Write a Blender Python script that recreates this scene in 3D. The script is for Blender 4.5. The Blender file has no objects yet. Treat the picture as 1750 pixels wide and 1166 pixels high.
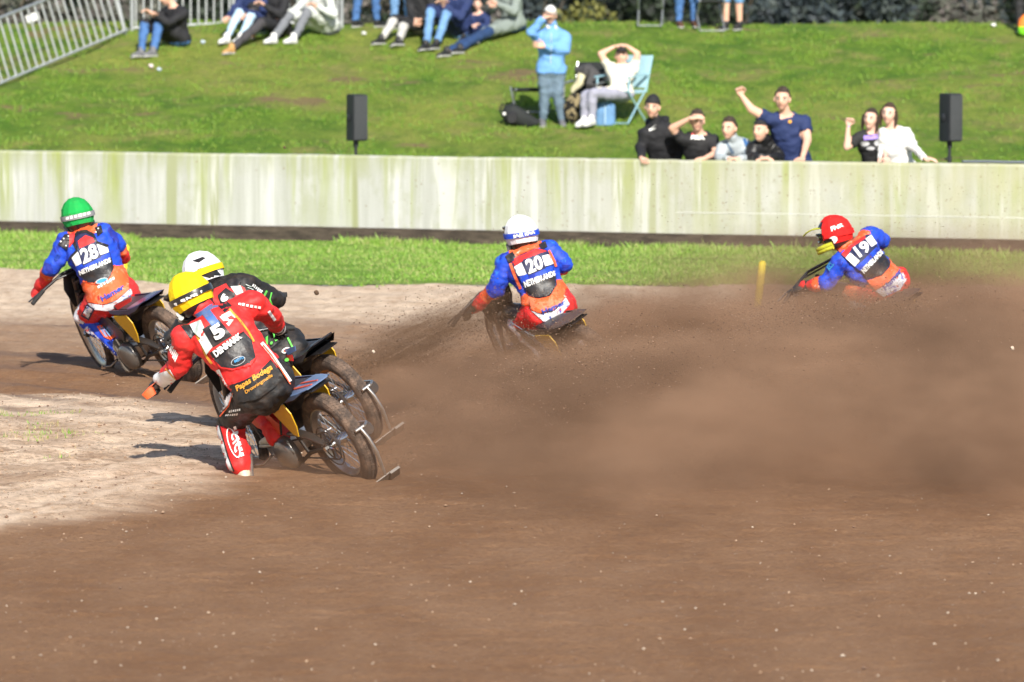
import bpy, bmesh, math, random
import numpy as np
from mathutils import Vector, Matrix, noise
from mathutils.bvhtree import BVHTree
C = bpy.context.scene
COL = C.collection
R = math.radians
random.seed(11)
# ---------------------------------------------------------------- camera
CH, LENS = 3.3, 200.0
FPX = LENS / 36 * 1750
PITCH = math.atan(673 / FPX)
cd = bpy.data.cameras.new('camera'); cam = bpy.data.objects.new('camera', cd); COL.objects.link(cam)
cam.location = (0, 0, CH); cam.rotation_euler = (math.pi / 2 - PITCH, 0, 0)
cd.lens = LENS; cd.sensor_width = 36; cd.clip_start = .5; cd.clip_end = 3000
cd.dof.use_dof = True; cd.dof.focus_distance = 38.0; cd.dof.aperture_fstop = 4.2
C.camera = cam
# ---------------------------------------------------------------- sky, sun, exposure
SUN_EL, SUN_AZ = 34, 11          # azimuth: degrees to the right of straight behind the camera
sdir = Vector((math.sin(R(SUN_AZ)) * math.cos(R(SUN_EL)), -math.cos(R(SUN_AZ)) * math.cos(R(SUN_EL)), math.sin(R(SUN_EL))))
w = bpy.data.worlds.new('World'); C.world = w; w.use_nodes = True
nt = w.node_tree; bg = nt.nodes['Background']
sky = nt.nodes.new('ShaderNodeTexSky'); sky.sky_type = 'NISHITA'; sky.sun_disc = False
sky.sun_elevation = R(SUN_EL); sky.sun_rotation = math.atan2(sdir.x, sdir.y)
nt.links.new(sky.outputs[0], bg.inputs[0]); bg.inputs[1].default_value = .09
sl = bpy.data.lights.new('sun', 'SUN'); sl.energy = 4.5; sl.angle = R(.5); sl.color = (1, .95, .86)
so = bpy.data.objects.new('sun', sl); COL.objects.link(so)
so.rotation_euler = (-sdir).to_track_quat('-Z', 'Y').to_euler(); so.location = (10, -20, 30)
C.view_settings.view_transform = 'Standard'; C.view_settings.look = 'None'
C.view_settings.exposure = .55; C.view_settings.gamma = 1
cy = C.cycles
cy.use_denoising = True; cy.max_bounces = 6; cy.diffuse_bounces = 2; cy.glossy_bounces = 2
cy.transparent_max_bounces = 8; cy.volume_bounces = 1; cy.transmission_bounces = 3
cy.volume_step_rate = 1.0; cy.volume_max_steps = 128; cy.use_adaptive_sampling = True; cy.adaptive_threshold = .02

def at(px, py, D):
    f = Vector((0, math.cos(PITCH), -math.sin(PITCH))); u = Vector((0, math.sin(PITCH), math.cos(PITCH)))
    d = f + Vector((1, 0, 0)) * ((px - 875) / FPX) + u * ((583 - py) / FPX)
    return Vector((0, 0, CH)) + d * (D / d.y)
def gnd(px, py):
    d = at(px, py, 1) - Vector((0, 0, CH)); t = -CH / d.z
    return Vector((0, 0, CH)) + d * t
def smooth(a, b, x):
    t = min(1, max(0, (x - a) / (b - a))); return t * t * (3 - 2 * t)
def lerp(a, b, t): return a + (b - a) * t

# ---------------------------------------------------------------- materials
MATS = {}
def rgb(h):
    if not isinstance(h, str): return (*h, 1)
    v = [int(h[i:i + 2], 16) / 255 for i in (0, 2, 4)]
    return tuple(c / 12.92 if c <= .04045 else ((c + .055) / 1.055) ** 2.4 for c in v) + (1,)
def mat(name, col, rough=.7, metal=0., bump=.0, bscale=60, dirt=0., var=.0, dirtcol=(.16, .09, .05), coat=0., spec=.5, sheen=0.):
    if name in MATS: return MATS[name]
    m = bpy.data.materials.new(name); m.use_nodes = True; t = m.node_tree; b = t.nodes['Principled BSDF']
    c = rgb(col); b.inputs['Base Color'].default_value = c
    b.inputs['Roughness'].default_value = rough; b.inputs['Metallic'].default_value = metal
    b.inputs['Coat Weight'].default_value = coat; b.inputs['Specular IOR Level'].default_value = spec
    b.inputs['Sheen Weight'].default_value = sheen
    tc = t.nodes.new('ShaderNodeTexCoord')
    src = None
    if var > 0:
        n = t.nodes.new('ShaderNodeTexNoise'); n.inputs['Scale'].default_value = 9; n.inputs['Detail'].default_value = 5
        t.links.new(tc.outputs['Object'], n.inputs['Vector'])
        r = t.nodes.new('ShaderNodeMapRange'); r.inputs[1].default_value = .3; r.inputs[2].default_value = .7
        r.inputs[3].default_value = 1 - var; r.inputs[4].default_value = 1 + var
        t.links.new(n.outputs[0], r.inputs[0])
        mx = t.nodes.new('ShaderNodeVectorMath'); mx.operation = 'SCALE'; mx.inputs[0].default_value = c[:3]
        t.links.new(r.outputs[0], mx.inputs['Scale']); src = mx.outputs[0]
    if dirt > 0:
        n = t.nodes.new('ShaderNodeTexNoise'); n.inputs['Scale'].default_value = 14; n.inputs['Detail'].default_value = 8; n.inputs['Roughness'].default_value = .7
        t.links.new(tc.outputs['Object'], n.inputs['Vector'])
        r = t.nodes.new('ShaderNodeMapRange'); r.inputs[1].default_value = .45; r.inputs[2].default_value = .75; r.inputs[4].default_value = dirt
        t.links.new(n.outputs[0], r.inputs[0])
        mx = t.nodes.new('ShaderNodeMix'); mx.data_type = 'RGBA'; mx.inputs['A'].default_value = c; mx.inputs['B'].default_value = (*dirtcol, 1)
        if src: t.links.new(src, mx.inputs['A'])
        t.links.new(r.outputs[0], mx.inputs['Factor']); src = mx.outputs['Result']
    if src: t.links.new(src, b.inputs['Base Color'])
    if bump > 0:
        n = t.nodes.new('ShaderNodeTexNoise'); n.inputs['Scale'].default_value = bscale; n.inputs['Detail'].default_value = 4
        t.links.new(tc.outputs['Object'], n.inputs['Vector'])
        bp = t.nodes.new('ShaderNodeBump'); bp.inputs['Strength'].default_value = bump; bp.inputs['Distance'].default_value = .02
        t.links.new(n.outputs[0], bp.inputs['Height']); t.links.new(bp.outputs[0], b.inputs['Normal'])
    MATS[name] = m; return m
class G:
    """tiny node-graph writer"""
    def __init__(s, name):
        s.m = bpy.data.materials.new(name); s.m.use_nodes = True; s.t = s.m.node_tree; s.b = s.t.nodes['Principled BSDF']
        MATS[name] = s.m
        s.geo = s.t.nodes.new('ShaderNodeNewGeometry').outputs['Position']
    def put(s, sock, v):
        if isinstance(v, bpy.types.NodeSocket): s.t.links.new(v, sock)
        else: sock.default_value = v
    def map(s, vec, scale=(1, 1, 1), loc=(0, 0, 0)):
        n = s.t.nodes.new('ShaderNodeMapping'); s.put(n.inputs[0], vec); n.inputs['Scale'].default_value = scale; n.inputs['Location'].default_value = loc; return n.outputs[0]
    def noise(s, vec, scale, detail=4, rough=.55, dist=0):
        n = s.t.nodes.new('ShaderNodeTexNoise'); s.put(n.inputs['Vector'], vec)
        n.inputs['Scale'].default_value = scale; n.inputs['Detail'].default_value = detail; n.inputs['Roughness'].default_value = rough; n.inputs['Distortion'].default_value = dist
        return n.outputs[0]
    def vor(s, vec, scale, feat='F1'):
        n = s.t.nodes.new('ShaderNodeTexVoronoi'); s.put(n.inputs['Vector'], vec); n.inputs['Scale'].default_value = scale; n.feature = feat
        return n
    def rng(s, v, a, b, c=0., d=1., clamp=True):
        n = s.t.nodes.new('ShaderNodeMapRange'); n.clamp = clamp; s.put(n.inputs[0], v)
        for i, x in zip((1, 2, 3, 4), (a, b, c, d)): n.inputs[i].default_value = x
        return n.outputs[0]
    def math(s, op, a, b=0., c=0., clamp=False):
        n = s.t.nodes.new('ShaderNodeMath'); n.operation = op; n.use_clamp = clamp
        for i, x in enumerate((a, b, c)): s.put(n.inputs[i], x)
        return n.outputs[0]
    def mix(s, f, a, b):
        n = s.t.nodes.new('ShaderNodeMix'); n.data_type = 'RGBA'; s.put(n.inputs['Factor'], f)
        s.put(n.inputs['A'], (*a, 1) if isinstance(a, tuple) and len(a) == 3 else a); s.put(n.inputs['B'], (*b, 1) if isinstance(b, tuple) and len(b) == 3 else b)
        return n.outputs['Result']
    def attr(s, name):
        n = s.t.nodes.new('ShaderNodeAttribute'); n.attribute_name = name; return n.outputs['Fac']
    def sep(s, v):
        n = s.t.nodes.new('ShaderNodeSeparateXYZ'); s.put(n.inputs[0], v); return n.outputs
    def bump(s, h, dist=.02, st=1.):
        n = s.t.nodes.new('ShaderNodeBump'); s.put(n.inputs['Height'], h); n.inputs['Distance'].default_value = dist; n.inputs['Strength'].default_value = st
        s.t.links.new(n.outputs[0], s.b.inputs['Normal'])
    def out(s, col, rough=.9, spec=.3):
        s.put(s.b.inputs['Base Color'], col); s.put(s.b.inputs['Roughness'], rough); s.b.inputs['Specular IOR Level'].default_value = spec
        return s.m

# ---------------------------------------------------------------- object helpers
def tag(o, label=None, cat=None, group=None, kind=None):
    if label: o['label'] = label
    if cat: o['category'] = cat
    if group: o['group'] = group
    if kind: o['kind'] = kind
    return o
def link(name, me, parent=None):
    o = bpy.data.objects.new(name, me); COL.objects.link(o)
    if parent is not None:
        o.parent = parent
    return o
def obj(name, bm, mats, parent=None, smooth_=True):
    me = bpy.data.meshes.new(name); bm.normal_update(); bm.to_mesh(me); bm.free()
    if not isinstance(mats, (list, tuple)): mats = [mats]
    for m in mats: me.materials.append(m)
    if smooth_ is True:
        me.shade_smooth()
        try: me.set_sharp_from_angle(angle=R(42))
        except Exception: pass
    return link(name, me, parent)
def npobj(name, V, F, mats, parent=None, midx=None, smooth_=False, attrs=None):
    me = bpy.data.meshes.new(name); me.from_pydata([tuple(v) for v in V] if not isinstance(V, np.ndarray) else V.tolist(), [], F if isinstance(F, list) else F.tolist())
    if not isinstance(mats, (list, tuple)): mats = [mats]
    for m in mats: me.materials.append(m)
    if midx is not None: me.polygons.foreach_set('material_index', np.asarray(midx, dtype=np.int32))
    for k, a in (attrs or {}).items():
        at_ = me.attributes.new(k, 'FLOAT', 'POINT'); at_.data.foreach_set('value', np.asarray(a, dtype=np.float32))
    if smooth_: me.shade_smooth()
    me.update()
    return link(name, me, parent)
def thing(name, label, cat, loc=(0, 0, 0), group=None, M=None):
    o = bpy.data.objects.new(name, None); COL.objects.link(o); o.empty_display_size = .2
    if M is not None: o.matrix_world = M
    else: o.location = loc
    return tag(o, label, cat, group)
def basis(d, up=Vector((0, 0, 1))):
    d = d.normalized(); x = up.cross(d)
    if x.length < 1e-4: x = Vector((1, 0, 0)).cross(d)
    x.normalize(); return x, d.cross(x), d
def tube(bm, pts, r, seg=8, closed=False, mi=0, flat=1.):
    pts = [Vector(p) for p in pts]; n = len(pts); rs = r if isinstance(r, (list, tuple)) else [r] * n
    rings = []; up = Vector((0, 0, 1)); px = None
    for i, p in enumerate(pts):
        a = pts[i - 1] if (i > 0 or closed) else p; b = pts[(i + 1) % n] if (i < n - 1 or closed) else p
        d = (b - a).normalized()
        if px is None: x, y, _ = basis(d, up if abs(d.z) < .9 else Vector((0, 1, 0)))
        else:
            x = px - d * px.dot(d); x.normalize(); y = d.cross(x)
        px = x
        rings.append([bm.verts.new(p + (x * math.cos(t) + y * flat * math.sin(t)) * rs[i]) for t in [2 * math.pi * k / seg for k in range(seg)]])
    m = n if closed else n - 1
    for i in range(m):
        a, b = rings[i], rings[(i + 1) % n]
        for k in range(seg):
            f = bm.faces.new((a[k], a[(k + 1) % seg], b[(k + 1) % seg], b[k])); f.material_index = mi
    if not closed:
        bm.faces.new(rings[0][::-1]).material_index = mi; bm.faces.new(rings[-1]).material_index = mi
def loft(bm, rings, seg=16, mi=0, cap=True, power=2.):
    """rings: (center, U halfwidth vector, V halfdepth vector)"""
    rr = []
    for c, U, V in rings:
        row = []
        for k in range(seg):
            t = 2 * math.pi * k / seg; cx, sx = math.cos(t), math.sin(t)
            e = 2 / power
            cx = math.copysign(abs(cx) ** e, cx); sx = math.copysign(abs(sx) ** e, sx)
            row.append(bm.verts.new(Vector(c) + Vector(U) * cx + Vector(V) * sx))
        rr.append(row)
    for a, b in zip(rr, rr[1:]):
        for k in range(seg):
            bm.faces.new((a[k], a[(k + 1) % seg], b[(k + 1) % seg], b[k])).material_index = mi
    if cap:
        bm.faces.new(rr[0][::-1]).material_index = mi; bm.faces.new(rr[-1]).material_index = mi
def capsule(bm, a, b, ra, rb, seg=12, mi=0):
    a, b = Vector(a), Vector(b); d = b - a; L = d.length
    if L < 1e-5: d = Vector((0, 0, 1))
    x, y, d = basis(d)
    pts = []
    for k in range(1, 4): ph = math.pi / 2 * (1 - k / 4.); pts.append((a - d * ra * math.sin(ph), ra * math.cos(ph)))
    pts.append((a, ra)); pts.append((b, rb))
    for k in range(1, 4): ph = math.pi / 2 * k / 4.; pts.append((b + d * rb * math.sin(ph), rb * math.cos(ph)))
    loft(bm, [(p, x * r, y * r) for p, r in pts], seg, mi)
def box(bm, c, s, M=None, mi=0, bevel=0):
    v = []
    for x in (-.5, .5):
        for y in (-.5, .5):
            for z in (-.5, .5):
                p = Vector((x * s[0], y * s[1], z * s[2]))
                if M is not None: p = M @ p
                v.append(bm.verts.new(Vector(c) + p))
    fs = [bm.faces.new([v[i] for i in q]) for q in ((0, 1, 3, 2), (4, 6, 7, 5), (0, 4, 5, 1), (2, 3, 7, 6), (0, 2, 6, 4), (1, 5, 7, 3))]
    for f in fs: f.material_index = mi
    if bevel > 0:
        es = list({e for f in fs for e in f.edges})
        bmesh.ops.bevel(bm, geom=es, offset=bevel, segments=2, affect='EDGES', profile=.6)
def prism(bm, pts, thick, mi=0):
    """pts: 3D polygon; extruded both ways by thick/2 along its normal"""
    pts = [Vector(p) for p in pts]; n = Vector((0, 0, 0))
    for i in range(len(pts)): n += (pts[i] - pts[0]).cross(pts[(i + 1) % len(pts)] - pts[0])
    n.normalize(); a = [bm.verts.new(p + n * thick / 2) for p in pts]; b = [bm.verts.new(p - n * thick / 2) for p in pts]
    bm.faces.new(a).material_index = mi; bm.faces.new(b[::-1]).material_index = mi
    for i in range(len(pts)):
        j = (i + 1) % len(pts); bm.faces.new((a[j], a[i], b[i], b[j])).material_index = mi
def BM(): return bmesh.new()
def fn(x, y, z=0, s=1., o=3): return noise.fractal(Vector((x * s, y * s, z * s)), 1., 2., o)

# ---------------------------------------------------------------- terrain
WALL0, WALL1 = gnd(0, 403), gnd(1750, 437)
def wall_y(x): return WALL0.y + (x - WALL0.x) / (WALL1.x - WALL0.x) * (WALL1.y - WALL0.y)
def edge_y(x):      # dirt / verge border
    e = 55.6 + 3.3 * smooth(-3.2, -5.6, x) if x < -3 else 55.6
    return min(wall_y(x) - 2, e - .05 * max(0, x))
def bank_z(x, y):
    b = 68.2; c = 81.4 + .5 * smooth(0, 6, x)
    t = (y - b) / (c - b)
    z = 2.2 * (t if t > 0 else 0)
    if 0 < t < .12: z = 2.2 * (t * t / .24 + .0)
    elif t >= .12: z = 2.2 * (t - .06) / .94
    if y > c: z = 2.2 - .06 * (y - c) ** 1.0 if y < c + 3 else max(-.5, 2.16 - .22 * (y - c - 3))
    top = 2.2
    z = z if z < top else top
    return z + (.06 * fn(x, y, 3, .35) + .035 * fn(x, y, 5, 1.6, 3)) * smooth(68, 71, y)
def bank_d(px, py):
    lo, hi = 68., 81.6
    for _ in range(40):
        m = (lo + hi) / 2; p = at(px, py, m)
        if p.z > bank_z(p.x, m): lo = m
        else: hi = m
    return (lo + hi) / 2
def bpt(px, py):
    d = bank_d(px, py); p = at(px, py, d); return Vector((p.x, d, bank_z(p.x, d)))
def sheet(name, xs, y0, y1, ts, zf, m, attrs=None):
    V = []; F = []; A = {k: [] for k in (attrs or {})}
    for t in ts:
        for x in xs:
            y = lerp(y0(x), y1(x), t); V.append((x, y, zf(x, y)))
            for k, f in (attrs or {}).items(): A[k].append(f(x, y))
    n = len(xs)
    for j in range(len(ts) - 1):
        for i in range(n - 1):
            a = j * n + i; F.append((a, a + 1, a + n + 1, a + n))
    o = npobj(name, V, F, m, smooth_=True, attrs=A); return tag(o, kind='structure')
def span(a, b, n): return [a + (b - a) * i / n for i in range(n + 1)]
XW = [-400, -200, -100, -50, -25, -14, -9] + span(-7, 7, 200)[0:] + [9, 14, 25, 50, 100, 200, 400]

# dirt track: real ruts and clods, sandy patch and damp lines as albedo masks
SANDC = gnd(60, 790)
def sand_mask(x, y):
    n = .5 * fn(x, y, 0, 1.3, 4)
    # wedge of loose sandy shale at the inner edge, pointing right, tip near px 400, 740
    a = gnd(60, 668).y; bq = gnd(0, 905)
    right = lerp(-1.62, -2.6, abs((y - 36.6) / 5.0)) + .35 * n
    top = 41.6 + .35 * n - .42 * (x + 3.4); bot = 32.35 + .45 * (x + 2.9) * 1.6 - .3 * n
    m = smooth(.45, -.35, x - right) * smooth(.5, -.3, y - top) * smooth(-.5, .35, y - bot)
    return m
def track_z(x, y):
    if y > 60 or y < 22 or abs(x) > 7.5: return 0
    z = .012 * fn(x, y, 0, 3.2, 4) + .012 * fn(x * .35, y, 7, 7, 4)
    s = sand_mask(x, y); z += s * (.022 * fn(x, y * .8, 5, 3.0, 4) + .010 * fn(x, y, 2, 10, 3) + .03)
    # parallel ruts curving round the bend on the left
    rr = math.hypot(x + 11, y - 36); z += (.016 * math.sin(rr * 7.2 + 3 * fn(x, y, 1, .5)) + .010 * fn(rr * 2.2, math.atan2(y - 36, x + 11) * 3, 4, 2, 3)) * smooth(39, 43, y)
    return z * smooth(60, 57, y)
def light_mask(x, y):
    m = smooth(47.5, 52.5, y + .7 * fn(x, y, 4, .5)) * .95
    m = max(m, .25 * smooth(44, 48, y))
    return m
def damp_mask(x, y):
    rr = math.hypot(x + 10, y - 37)
    return smooth(.50, .85, .5 + .6 * fn(rr * 1.3, math.atan2(y - 37, x + 10) * 1.0, 3, 1.3, 3)) * smooth(38, 41, y) * smooth(51, 49, y) * smooth(1.5, -1, x)
def arc_mask(x, y):
    if x > -.5 or y > 44: return 0
    v = y - (32.35 + (x + 2.9) * 3.6) + .18 * fn(x, y, 3, 1.1); u = y - (40.9 - (x + 3.6) * .9) + .2 * fn(x, y, 8, .9)
    return min(1, sum(math.exp(-((v - a) / b) ** 2) for a, b in ((.1, .17), (.75, .13), (1.9, .22))) * smooth(-1.5, -2.4, x) + sum(math.exp(-((u - a) / b) ** 2) for a, b in ((0, .22), (-.9, .16))) * smooth(-1.6, -2.6, x) * .8)
g = G('track_dirt')
P = g.geo; S = g.attr('sand'); LM = g.attr('light'); DM = g.attr('damp')
n1 = g.noise(g.map(P, (1, .35, 1)), 1.6, 6, .6); n2 = g.noise(P, 26, 8, .7); n3 = g.noise(g.map(P, (1, .6, 1)), 7, 6, .65)
c = g.mix(g.rng(n1, .36, .64), (.268, .137, .064), (.345, .192, .100))
c = g.mix(g.math('MULTIPLY', g.rng(n2, .42, .62), .65), c, (.20, .10, .052))
c = g.mix(g.math('MULTIPLY', g.rng(n3, .5, .75), .2), c, (.40, .265, .175))
c = g.mix(g.math('MULTIPLY', LM, g.rng(n3, .3, .6, .45, 1.), clamp=True), c, (.74, .58, .43))
sn = g.noise(g.map(P, (.8, 1.2, 1)), 2.2, 7, .7, .4)
c = g.mix(g.math('MULTIPLY', S, g.rng(sn, .38, .60, .35, 1.), clamp=True), c, (.86, .65, .47))
sn2 = g.noise(P, 19, 8, .75)
c = g.mix(g.math('MULTIPLY', g.rng(sn2, .5, .58), g.math('MULTIPLY', S, .55)), c, (.27, .16, .095))
c = g.mix(g.math('MULTIPLY', DM, .75), c, (.14, .095, .08))
c = g.mix(g.math('MULTIPLY', g.attr('arc'), g.rng(sn, .3, .6, .5, 1.), clamp=True), c, (.84, .64, .47))
vv = g.vor(P, 21); sp = g.rng(vv.outputs['Distance'], .08, .14, 1, 0)
pk = g.math('GREATER_THAN', g.sep(vv.outputs['Color'])[0], .86)
c = g.mix(g.math('MULTIPLY', g.math('MULTIPLY', sp, pk), .8), c, (.52, .41, .31))
v2 = g.vor(P, 7.3); sp2 = g.rng(v2.outputs['Distance'], .05, .09, 1, 0); pk2 = g.math('GREATER_THAN', g.sep(v2.outputs['Color'])[1], .9)
c = g.mix(g.math('MULTIPLY', sp2, pk2), c, (.5, .40, .31))
g.bump(g.math('ADD', g.math('ADD', g.noise(P, 38, 9, .75), g.math('MULTIPLY', g.math('MULTIPLY', sp, pk), .6)), g.math('MULTIPLY', g.noise(P, 9, 5, .6), 1.2)), .022, .9)
M_DIRT = g.out(c, .92, .25)
tt = [-6, -3, -1.6, -1.1] # t<0 : behind camera
ts_ = [-1.4, -.4, 0, .3] + span(.405, 1, 560)
sheet('dirt_track', XW, lambda x: 0., edge_y, ts_, track_z, M_DIRT,
      {'sand': sand_mask, 'light': light_mask, 'damp': damp_mask, 'arc': arc_mask})

def grass_mat(name, a, b, dry, soil, sc=1., patch=.62):
    g = G(name); P = g.geo
    n = g.noise(g.map(P, (.5, 1, 1)), 1.1 * sc, 6, .65); f = g.noise(g.map(P, (1, .5, 1)), 18, 6, .75)
    c = g.mix(g.rng(n, .35, .65), a, b)
    c = g.mix(g.math('MULTIPLY', g.rng(f, .4, .7), .55), c, tuple(x * .5 for x in a))
    d = g.noise(g.map(P, (.35, .8, 1), (9, 3, 0)), 1.5 * sc, 7, .7)
    c = g.mix(g.math('MULTIPLY', g.rng(d, .48, .66), .8), c, dry)
    s = g.noise(g.map(P, (.55, 1, 1), (31, 13, 0)), 1.25 * sc, 5, .6)
    c = g.mix(g.rng(s, patch, patch + .05), c, soil)
    g.bump(g.math('ADD', f, g.noise(P, 60, 4, .8)), .05, .7)
    return g.out(c, .85, .25)
M_VERGE = grass_mat('verge_grass', (.15, .29, .03), (.22, .37, .045), (.33, .34, .11), (.16, .11, .06), patch=.72)
g = G('bank_grass'); P = g.geo
big = g.noise(g.map(P, (.45, .30, 1)), .9, 5, .6); mid = g.noise(g.map(P, (.6, .45, 1), (7, 1, 0)), 3.2, 6, .65); fine = g.noise(g.map(P, (1, .5, 1)), 13, 6, .7)
c = g.mix(g.rng(mid, .38, .62), (.095, .205, .016), (.20, .315, .032))
c = g.mix(g.math('MULTIPLY', g.rng(big, .45, .60), g.rng(mid, .3, .6, .4, 1.)), c, (.32, .355, .065))
d = g.noise(g.map(P, (.5, .5, 1), (3, 8, 0)), 2.3, 6, .7)
c = g.mix(g.math('MULTIPLY', g.rng(d, .52, .64), .75), c, (.34, .30, .10))
c = g.mix(g.math('MULTIPLY', g.rng(fine, .45, .7), .45), c, (.05, .12, .01))
s1 = g.noise(g.map(P, (.42, .8, 1), (31, 13, 0)), 1.5, 4, .55)
c = g.mix(g.rng(s1, .63, .67), c, (.25, .19, .085))
g.bump(g.math('ADD', fine, mid), .12, 1.); M_BANK = g.out(c, .85, .25)
sheet('grass_verge', XW, edge_y, wall_y, span(0, 1, 40), lambda x, y: .02 * fn(x, y, 2, .8), M_VERGE)
XB = [-400, -200, -100, -50, -25, -14] + span(-9, 9, 180) + [14] + [25, 50, 100, 200, 400]
sheet('bank', XB, lambda x: wall_y(x) + .1, lambda x: 96., span(0, 1, 220), bank_z, M_BANK)
sheet('field', XB, lambda x: 96., lambda x: 900., span(0, 1, 10), lambda x, y: bank_z(x, 96), M_BANK)

# grass blades (uncountable: stuff)
def blades(name, n, region, zf, h0, h1, mats, wdt=.006, seed=1, dens=None):
    rng = np.random.default_rng(seed); V = []; F = []; MI = []
    for _ in range(n):
        x, y = region(rng)
        if dens and rng.random() > dens(x, y): continue
        z = zf(x, y) - .01; h = rng.uniform(h0, h1) * (1.6 if rng.random() < .03 else 1); a = rng.uniform(0, 6.28); ln = rng.uniform(0, .6) * h
        mi = int(rng.integers(0, len(mats)))
        for k in range(3):
            a2 = a + k * 2.1; dx, dy = math.cos(a2), math.sin(a2); wv = wdt * rng.uniform(.7, 1.4)
            bx, by = x + dx * .02, y + dy * .02; i = len(V); hh = h * rng.uniform(.6, 1)
            V += [(bx - dy * wv, by + dx * wv, z), (bx + dy * wv, by - dx * wv, z), (bx + dx * ln * .4 + dy * wv * .6, by + dy * ln * .4 - dx * wv * .6, z + hh * .6), (bx + dx * ln, by + dy * ln, z + hh)]
            F += [(i, i + 1, i + 2), (i, i + 2, i + 3)]; MI += [mi, mi]
    return npobj(name, V, F, mats, midx=MI)
gm = [mat('blade_a', (.17, .32, .035), .6, var=.2), mat('blade_b', (.24, .40, .055), .6, var=.2), mat('blade_c', (.35, .39, .13), .7), mat('blade_d', (.13, .26, .03), .6)]
gb = [mat('blade_e', (.11, .235, .02), .6), mat('blade_f', (.18, .30, .032), .6), mat('blade_g', (.20, .27, .045), .7)]
def rv(rng):
    x = rng.uniform(-6.3, 6.3); t = rng.random() ** .8; y = lerp(edge_y(x) - .25, wall_y(x) - .12, t); return x, y
tag(blades('verge_grass_blades', 52000, rv, lambda x, y: 0, .02, .05, gm, .007, 3, lambda x, y: smooth(-.5, .8, (y - edge_y(x)) + 1.1 * fn(x, y, 8, 1.6))),
    'bright green grass blades between dirt track and white concrete wall', 'grass', kind='stuff')
def rt(rng):
    x = rng.uniform(-6.3, 6.3); return x, wall_y(x) - abs(rng.normal(0, .45)) - .1
tag(blades('tall_grass_tufts', 9000, rt, lambda x, y: 0, .05, .12, gm[:3], .006, 4, lambda x, y: smooth(-.25, .4, fn(x, y, 8, .9))),
    'taller pale green tufts along the foot of the wall', 'grass', kind='stuff')
def rb(rng):
    return rng.uniform(-8, 8), rng.uniform(70.5, 82.5)
tag(blades('bank_grass_blades', 60000, rb, bank_z, .02, .065, gb, .009, 5, lambda x, y: smooth(-.15, .5, fn(x, y, 9, 1.1)) + .08),
    'short mown grass on the spectator bank', 'grass', kind='stuff')
def ri(rng):
    p = gnd(rng.uniform(-30, 215), rng.uniform(705, 800)); return p.x, p.y
tag(blades('infield_grass', 1500, ri, lambda x, y: track_z(x, y), .02, .055, [gm[2], gm[0], mat('straw', (.42, .33, .18), .8)], .004, 6, lambda x, y: smooth(0, .4, fn(x, y, 6, 1.8)) * smooth(-2.6, -3.3, x)),
    'sparse thin grass on the sandy infield edge', 'grass', kind='stuff')

# stones
def stones(name, spots, mats, seed=2):
    rng = np.random.default_rng(seed); V = []; F = []; MI = []
    ico = [(0, 0, 1), (.9, 0, .2), (.25, .85, .25), (-.75, .5, .15), (-.7, -.55, .2), (.3, -.85, .2), (0, 0, -.6)]
    fs = [(0, 1, 2), (0, 2, 3), (0, 3, 4), (0, 4, 5), (0, 5, 1), (6, 2, 1), (6, 3, 2), (6, 4, 3), (6, 5, 4), (6, 1, 5)]
    for (x, y, z, r) in spots:
        a = rng.uniform(0, 6.28); ca, sa = math.cos(a), math.sin(a); i = len(V); s = rng.uniform(.6, 1.3, 3) * r; mi = int(rng.integers(0, len(mats)))
        for (u, v, ww) in ico:
            u *= s[0] * rng.uniform(.8, 1.2); v *= s[1] * rng.uniform(.8, 1.2); V.append((x + u * ca - v * sa, y + u * sa + v * ca, z + ww * s[2] * .8))
        F += [tuple(i + q for q in f) for f in fs]; MI += [mi] * 10
    return npobj(name, V, F, mats, midx=MI)
rng = np.random.default_rng(8)
sm = [mat('stone_pale', (.50, .40, .31), .85, bump=.2), mat('stone_tan', (.46, .33, .23), .9), mat('stone_brown', (.2, .12, .08), .9), mat('stone_buff', (.48, .33, .22), .9), mat('stone_dun', (.38, .25, .16), .9)]
sp_ = []
for _ in range(5200):
    x = rng.uniform(-4.2, -1.2); y = rng.uniform(31.5, 42.2)
    if rng.random() < sand_mask(x, y) * .9 + .04:
        r = .004 + .008 * rng.random() ** 4 + (.012 * rng.random() if rng.random() < .03 else 0); sp_.append((x, y, track_z(x, y) + r * .2, r))
for _ in range(2600):
    y = 24.5 + 31 * rng.random() ** 1.8; x = rng.uniform(-1, 1) * y * .092; r = .003 + .0085 * rng.random() ** 5; sp_.append((x, y, track_z(x, y) + r * .3, r))
for px, py, r in [(22, 676, .022), (122, 728, .02), (65, 765, .014), (205, 1007, .011), (210, 908, .012), (216, 912, .01), (458, 1048, .012), (524, 1131, .011), (740, 1141, .014), (1128, 1093, .012), (1180, 1092, .014), (1440, 1125, .013), (1476, 1144, .016), (1705, 1133, .012), (1502, 1057, .012), (1650, 1102, .011), (1100, 1113, .01), (1500, 1157, .012), (985, 1128, .012)]:
    p = gnd(px, py); sp_.append((p.x, p.y, track_z(p.x, p.y) + r * .4, r))
tag(stones('gravel', sp_, sm), 'scattered pale pebbles and grit on the brown track', 'gravel', kind='stuff')

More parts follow.
